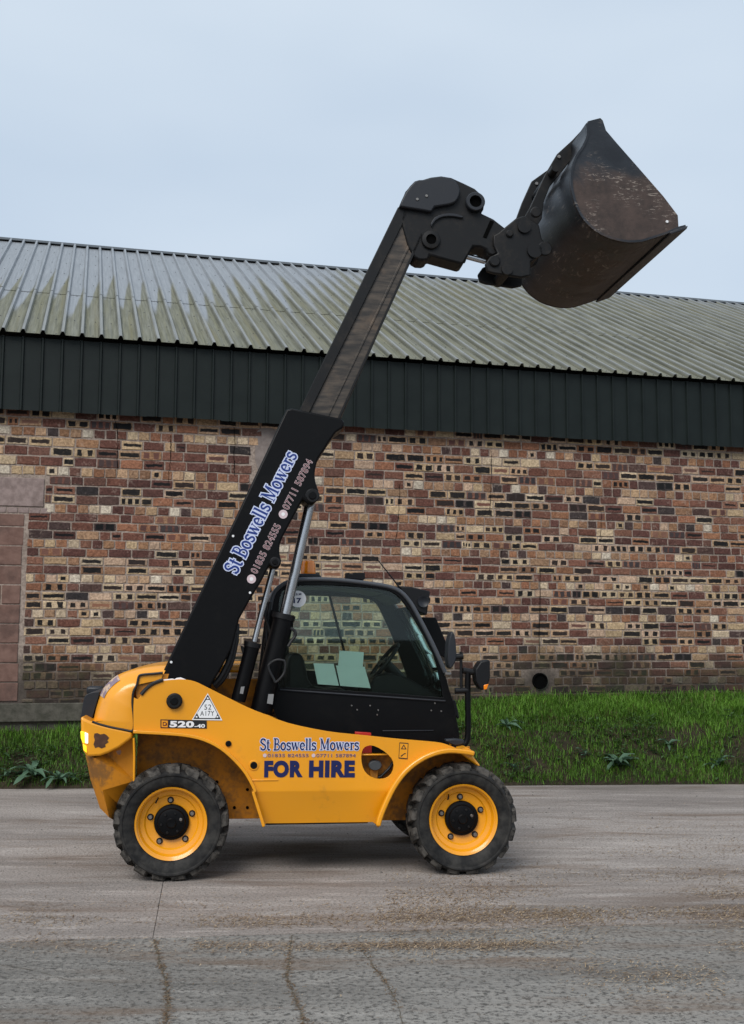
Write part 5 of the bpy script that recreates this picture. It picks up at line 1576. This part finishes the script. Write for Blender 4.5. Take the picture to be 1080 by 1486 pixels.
# faded badge on the hood shoulder
dv, df = [], []
sel = [p for p in hood_side if [(-0.567, 1.612)][0][0] < p[0] < [(-0.432, 1.612)][0][0]]
cxm, czm = [(-0.208, 1.159)][0]
for p in sel:
    for y_, f_ in ((0.135, 0.60), (0.165, 0.80), (0.20, 0.93), (0.23, 0.985)):
        d = Vector((cxm - p[0], czm - p[1])).normalized()
        ins = 0.115 * (1 - math.sin(math.pi / 2 * (y_ - YH0) / 0.20 if y_ < 0.26 else 1.57) ** 0.9) - 0.004
        dv.append((p[0] + d.x * ins, y_ - 0.002, p[1] + d.y * ins))
for i_ in range(len(sel) - 1):
    for k in range(3):
        a_ = i_ * 4 + k
        df.append((a_, a_ + 1, a_ + 5, a_ + 4))
t = NT('faded_hood_decal')
nd = t.noise(t.obj(), 26, 2, 0.5)
t.set(Base_Color=t.mix(t.ramp(nd, 0.47, 0.53), (0.22, 0.16, 0.20), (0.50, 0.36, 0.26)), Roughness=0.5)
from_py('decal', dv, df, t.m, hood, 60)

# ------------------------------------------------------------------ grass, weeds, litter
def blades(name, items, mat):
    """items: (x, y, z, height, width, lean angle, lean, tone)"""
    n = len(items)
    A = np.array(items, dtype=np.float64)
    x, y, z, h, w, az, ln, rv = A.T
    px, py = np.cos(az + 1.57) * w, np.sin(az + 1.57) * w
    lx, ly = np.cos(az) * ln * h, np.sin(az) * ln * h
    co = np.empty((n, 5, 3))
    co[:, 0] = np.stack([x - px, y - py, z], 1)
    co[:, 1] = np.stack([x + px, y + py, z], 1)
    co[:, 2] = np.stack([x - px * .75 + lx * .35, y - py * .75 + ly * .35, z + h * .6], 1)
    co[:, 3] = np.stack([x + px * .75 + lx * .35, y + py * .75 + ly * .35, z + h * .6], 1)
    co[:, 4] = np.stack([x + lx, y + ly, z + h * (1 - 0.3 * ln)], 1)
    me = bpy.data.meshes.new(name)
    base = np.arange(n) * 5
    me.vertices.add(n * 5)
    me.vertices.foreach_set('co', co.ravel())
    tri = np.stack([base, base + 1, base + 3, base, base + 3, base + 2, base + 2, base + 3, base + 4], 1)
    me.loops.add(n * 9)
    me.loops.foreach_set('vertex_index', tri.ravel().astype(np.int32))
    me.polygons.add(n * 3)
    me.polygons.foreach_set('loop_start', (np.arange(n * 3) * 3).astype(np.int32))
    me.polygons.foreach_set('loop_total', np.full(n * 3, 3, dtype=np.int32))
    at = me.attributes.new('ltone', 'FLOAT', 'FACE')
    at.data.foreach_set('value', np.repeat(rv, 3).astype(np.float32))
    me.update(calc_edges=True)
    return link_mesh(name, me, mat)
green, dry = [], []
for _ in range(190000):
    x = rnd.uniform(-6.5, 8.5)
    y0, y1 = edge_y(x), wall_y(x)
    u = rnd.random() ** 0.9
    if rnd.random() > (y1 - y0) / 3.5: continue
    y = y0 + 0.015 + (y1 - y0 - 0.05) * u
    d = mnoise.noise((x * 1.1, y * 1.4, 9.0))
    bare = mnoise.noise((x * 2.3, y * 2.6, 2.0))
    if bare > 0.16 and 0.10 < u < 0.50 and rnd.random() < 0.75: continue
    if 0.10 < u < 0.45 and rnd.random() < 0.15: continue
    z = bank_z(x, y) - 0.01
    h = rnd.uniform(0.045, 0.115) * (1.0 + 0.5 * d)
    if u > 0.55: h *= 1.25
    if rnd.random() < 0.06: h *= 1.7
    it = (x, y, z, h, rnd.uniform(0.0022, 0.0048), rnd.uniform(0, 6.28), rnd.uniform(0.2, 1.1), min(max(rnd.gauss(0.30 + 0.35 * u + 0.5 * d, 0.24), 0), 1))  # tone rises up the bank: shading of the steeper foot painted into blades
    (dry if rnd.random() < 0.05 + 0.16 * (0.2 < u < 0.6) * (mnoise.noise((x * 1.3, y * 1.3, 7.7)) > 0.0) else green).append(it)
tag(blades('grass', green, M['grass']), kind='stuff')
tag(blades('dry_grass', dry, M['drygrass']), kind='stuff')

# docks and other broad leaved weeds
def leaf_mesh():
    vs, fs = [], []
    n = 7
    for i in range(n + 1):
        u = i / n
        w = 0.30 * math.sin(math.pi * min(u * 0.97 + 0.02, 1)) ** 0.75 * (1 - 0.25 * u)
        zz = 0.42 * u - 0.62 * u * u
        wav = 0.03 * math.sin(u * 14)
        for k, sgn in enumerate((-1, -0.5, 0, 0.5, 1)):
            vs.append((u, sgn * w * 0.5, zz + abs(sgn) * 0.07 * math.sin(math.pi * u) + wav * sgn))
        if i:
            a = (i - 1) * 5
            for k in range(4):
                fs.append((a + k, a + k + 1, a + k + 6, a + k + 5))
    me = bpy.data.meshes.new('leaf')
    me.from_pydata(vs, [], fs)
    me.materials.append(M['dock'])
    me.shade_smooth()
    me.update()
    return me
LEAF = leaf_mesh()
def plant(px_xy, size, nleaf, label, droop=0.2, spread=6.28, a0=0.0):
    x, y = px_xy
    root = empty('dock_plant', (x, y, bank_z(x, y) + 0.02))
    tag(root, label, 'weed', 'broad leaved weeds on the bank')
    for k in range(nleaf):
        o = bpy.data.objects.new('leaf', LEAF)
        COL.objects.link(o)
        o.parent = root
        L = size * rnd.uniform(0.7, 1.15)
        o.scale = (L, L * rnd.uniform(0.85, 1.3), L)
        o.location = (0, 0, rnd.uniform(0, 0.05))
        o.rotation_euler = (rnd.uniform(-0.35, 0.35), rnd.uniform(-0.85, 0.05) + droop, a0 + spread * (k + rnd.uniform(-.3, .3)) / nleaf)
    return root
def at_bank(px, py):
    """point of the bank seen at the traced position (x kept, depth solved)"""
    return px, py
spots = [
 (3.02, 13.90, 0.27, 16, 'large dock plant with grey green leaves on the bank low down at the right'),
 (1.72, 14.35, 0.19, 9, 'small pale green weed on the bank just right of the front mirror'),
 (3.75, 14.30, 0.16, 7, 'little weed to the upper right of the large dock plant'),
 (2.62, 13.95, 0.12, 8, 'small leafy weed just left of the large dock plant'),
 (4.25, 13.95, 0.20, 8, 'leafy weed beside the concrete at the far right of the bank'),
 (1.72, 13.72, 0.13, 7, 'low weed in front of the bank beside the front tyre'),
 (-3.92, 13.16, 0.25, 11, 'broad leaved dock plant at the left in front of the plinth'),
 (-3.60, 13.15, 0.25, 9, 'dock plant with a big flat leaf closest to the rear bumper'),
 (-4.20, 13.14, 0.15, 8, 'dock plant cut by the left edge of the picture'),
]
for x, y, sz, nl, lab in spots:
    plant((x, y), sz, nl, lab, 0.15)

# low creeping weeds among the grass, too many to count
vs, fs, lv = [], [], []
for _ in range(5200):
    x = rnd.uniform(-6, 8); y0, y1 = edge_y(x), wall_y(x)
    u = rnd.uniform(0.02, 0.62)
    y = y0 + (y1 - y0) * u
    if mnoise.noise((x * 1.6, y * 2.0, 6.0)) < -0.05: continue
    z = bank_z(x, y) + rnd.uniform(0.02, 0.10)
    a = rnd.uniform(0, 6.28); L = rnd.uniform(0.018, 0.05); w = L * rnd.uniform(0.3, 0.55); dz_ = rnd.uniform(-0.3, 0.5) * L
    c_, s_ = math.cos(a), math.sin(a)
    b0 = len(vs)
    vs += [(x - c_ * L, y - s_ * L, z - dz_), (x - s_ * w, y + c_ * w, z + 0.006), (x + c_ * L, y + s_ * L, z + dz_), (x + s_ * w, y - c_ * w, z + 0.006)]
    fs += [(b0, b0 + 1, b0 + 2), (b0, b0 + 2, b0 + 3)]
    r0 = rnd.random(); lv += [r0, r0]
me = bpy.data.meshes.new('creeping_weeds')
me.from_pydata(vs, [], fs)
at = me.attributes.new('ltone', 'FLOAT', 'FACE'); at.data.foreach_set('value', np.array(lv, dtype=np.float32))
me.update()
tag(link_mesh('creeping_weeds', me, M['weed']), kind='stuff')

# straw and grit on the concrete
straw, = [[]]
def band(x0, x1, y0, y1, n, zoff=0.003):
    for _ in range(n):
        x = rnd.uniform(x0, x1); y = rnd.gauss((y0 + y1) / 2, (y1 - y0) / 3)
        if mnoise.noise((x * 0.9, y * 2.4, 5.0)) + rnd.uniform(-0.3, 0.35) < 0: continue
        straw.append((x, y, zoff + rnd.uniform(0, 0.003)))
band(0.1, 4.2, 6.6, 8.6, 17000)
band(1.2, 4.4, 7.2, 8.1, 8000)
band(-2.3, 1.4, 7.0, 7.5, 7000)
band(-3.0, 0.2, 6.55, 7.2, 3500)
band(-1.0, 3.4, 6.52, 6.70, 5000)
band(1.6, 4.6, 8.8, 10.8, 4000)
band(-3.2, 3.6, 5.2, 12.0, 3000)
band(0.2, 1.8, 5.8, 6.4, 2200)
for pts, n_ in (([(-1.259, 6.735), (-1.142, 6.280), (-1.038, 5.918), (-0.973, 5.597), (-0.915, 5.177)], 330), ([(-0.464, 6.836), (-0.445, 6.353), (-0.436, 6.041), (-0.381, 5.760), (-0.321, 5.456), (-0.280, 5.183)], 260), ([(-0.054, 6.562), (0.027, 6.168), (0.079, 5.931), (0.126, 5.660), (0.161, 5.188)], 120)):
    for _ in range(n_):
        i_ = rnd.randrange(len(pts) - 1); u_ = rnd.random()
        straw.append((pts[i_][0] + (pts[i_ + 1][0] - pts[i_][0]) * u_ + rnd.gauss(0, 0.012), pts[i_][1] + (pts[i_ + 1][1] - pts[i_][1]) * u_ + rnd.gauss(0, 0.012), -0.003))
vs, fs, lr_ = [], [], []
for x, y, z in straw:
    a = rnd.gauss(0, 0.7) + (math.pi / 2 if rnd.random() < 0.2 else 0)
    L = rnd.uniform(0.003, 0.012) if rnd.random() < 0.93 else rnd.uniform(0.015, 0.035)
    w = rnd.uniform(0.0012, 0.0032)
    ux, uy = math.cos(a) * L, math.sin(a) * L
    nx, ny = -math.sin(a) * w, math.cos(a) * w
    b0 = len(vs)
    zt_ = z + rnd.uniform(0, 0.006)
    vs += [(x - ux - nx, y - uy - ny, z), (x - ux + nx, y - uy + ny, z), (x + ux + nx, y + uy + ny, zt_), (x + ux - nx, y + uy - ny, zt_)]
    fs.append((b0, b0 + 3, b0 + 2, b0 + 1))
    lr_.append(rnd.random() ** 1.6 if z > 0 else 0.25 * rnd.random())
me = bpy.data.meshes.new('straw_litter')
me.from_pydata(vs, [], fs)
at = me.attributes.new('ltone', 'FLOAT', 'FACE')
at.data.foreach_set('value', np.array(lr_, dtype=np.float32))
me.update()
tag(link_mesh('straw_litter', me, M['straw']), kind='stuff')
vs, fs = [], []
for _ in range(5200):
    x = rnd.uniform(-3.6, 4.6); y = 5.0 + 8.0 * rnd.random() ** 1.5
    r_ = rnd.uniform(0.002, 0.0055) if rnd.random() < 0.96 else rnd.uniform(0.007, 0.013)
    b0 = len(vs)
    for k in range(4):
        a = k * math.pi / 2 + rnd.uniform(-.4, .4)
        vs.append((x + r_ * math.cos(a), y + r_ * math.sin(a), 0.001 if y > joint_y(x) else -0.005))
    vs.append((x + rnd.uniform(-.3, .3) * r_, y, (0.001 if y > joint_y(x) else -0.005) + r_ * 0.9))
    for k in range(4):
        fs.append((b0 + k, b0 + (k + 1) % 4, b0 + 4))
tag(from_py('grit', vs, fs, M['grit']), kind='stuff')
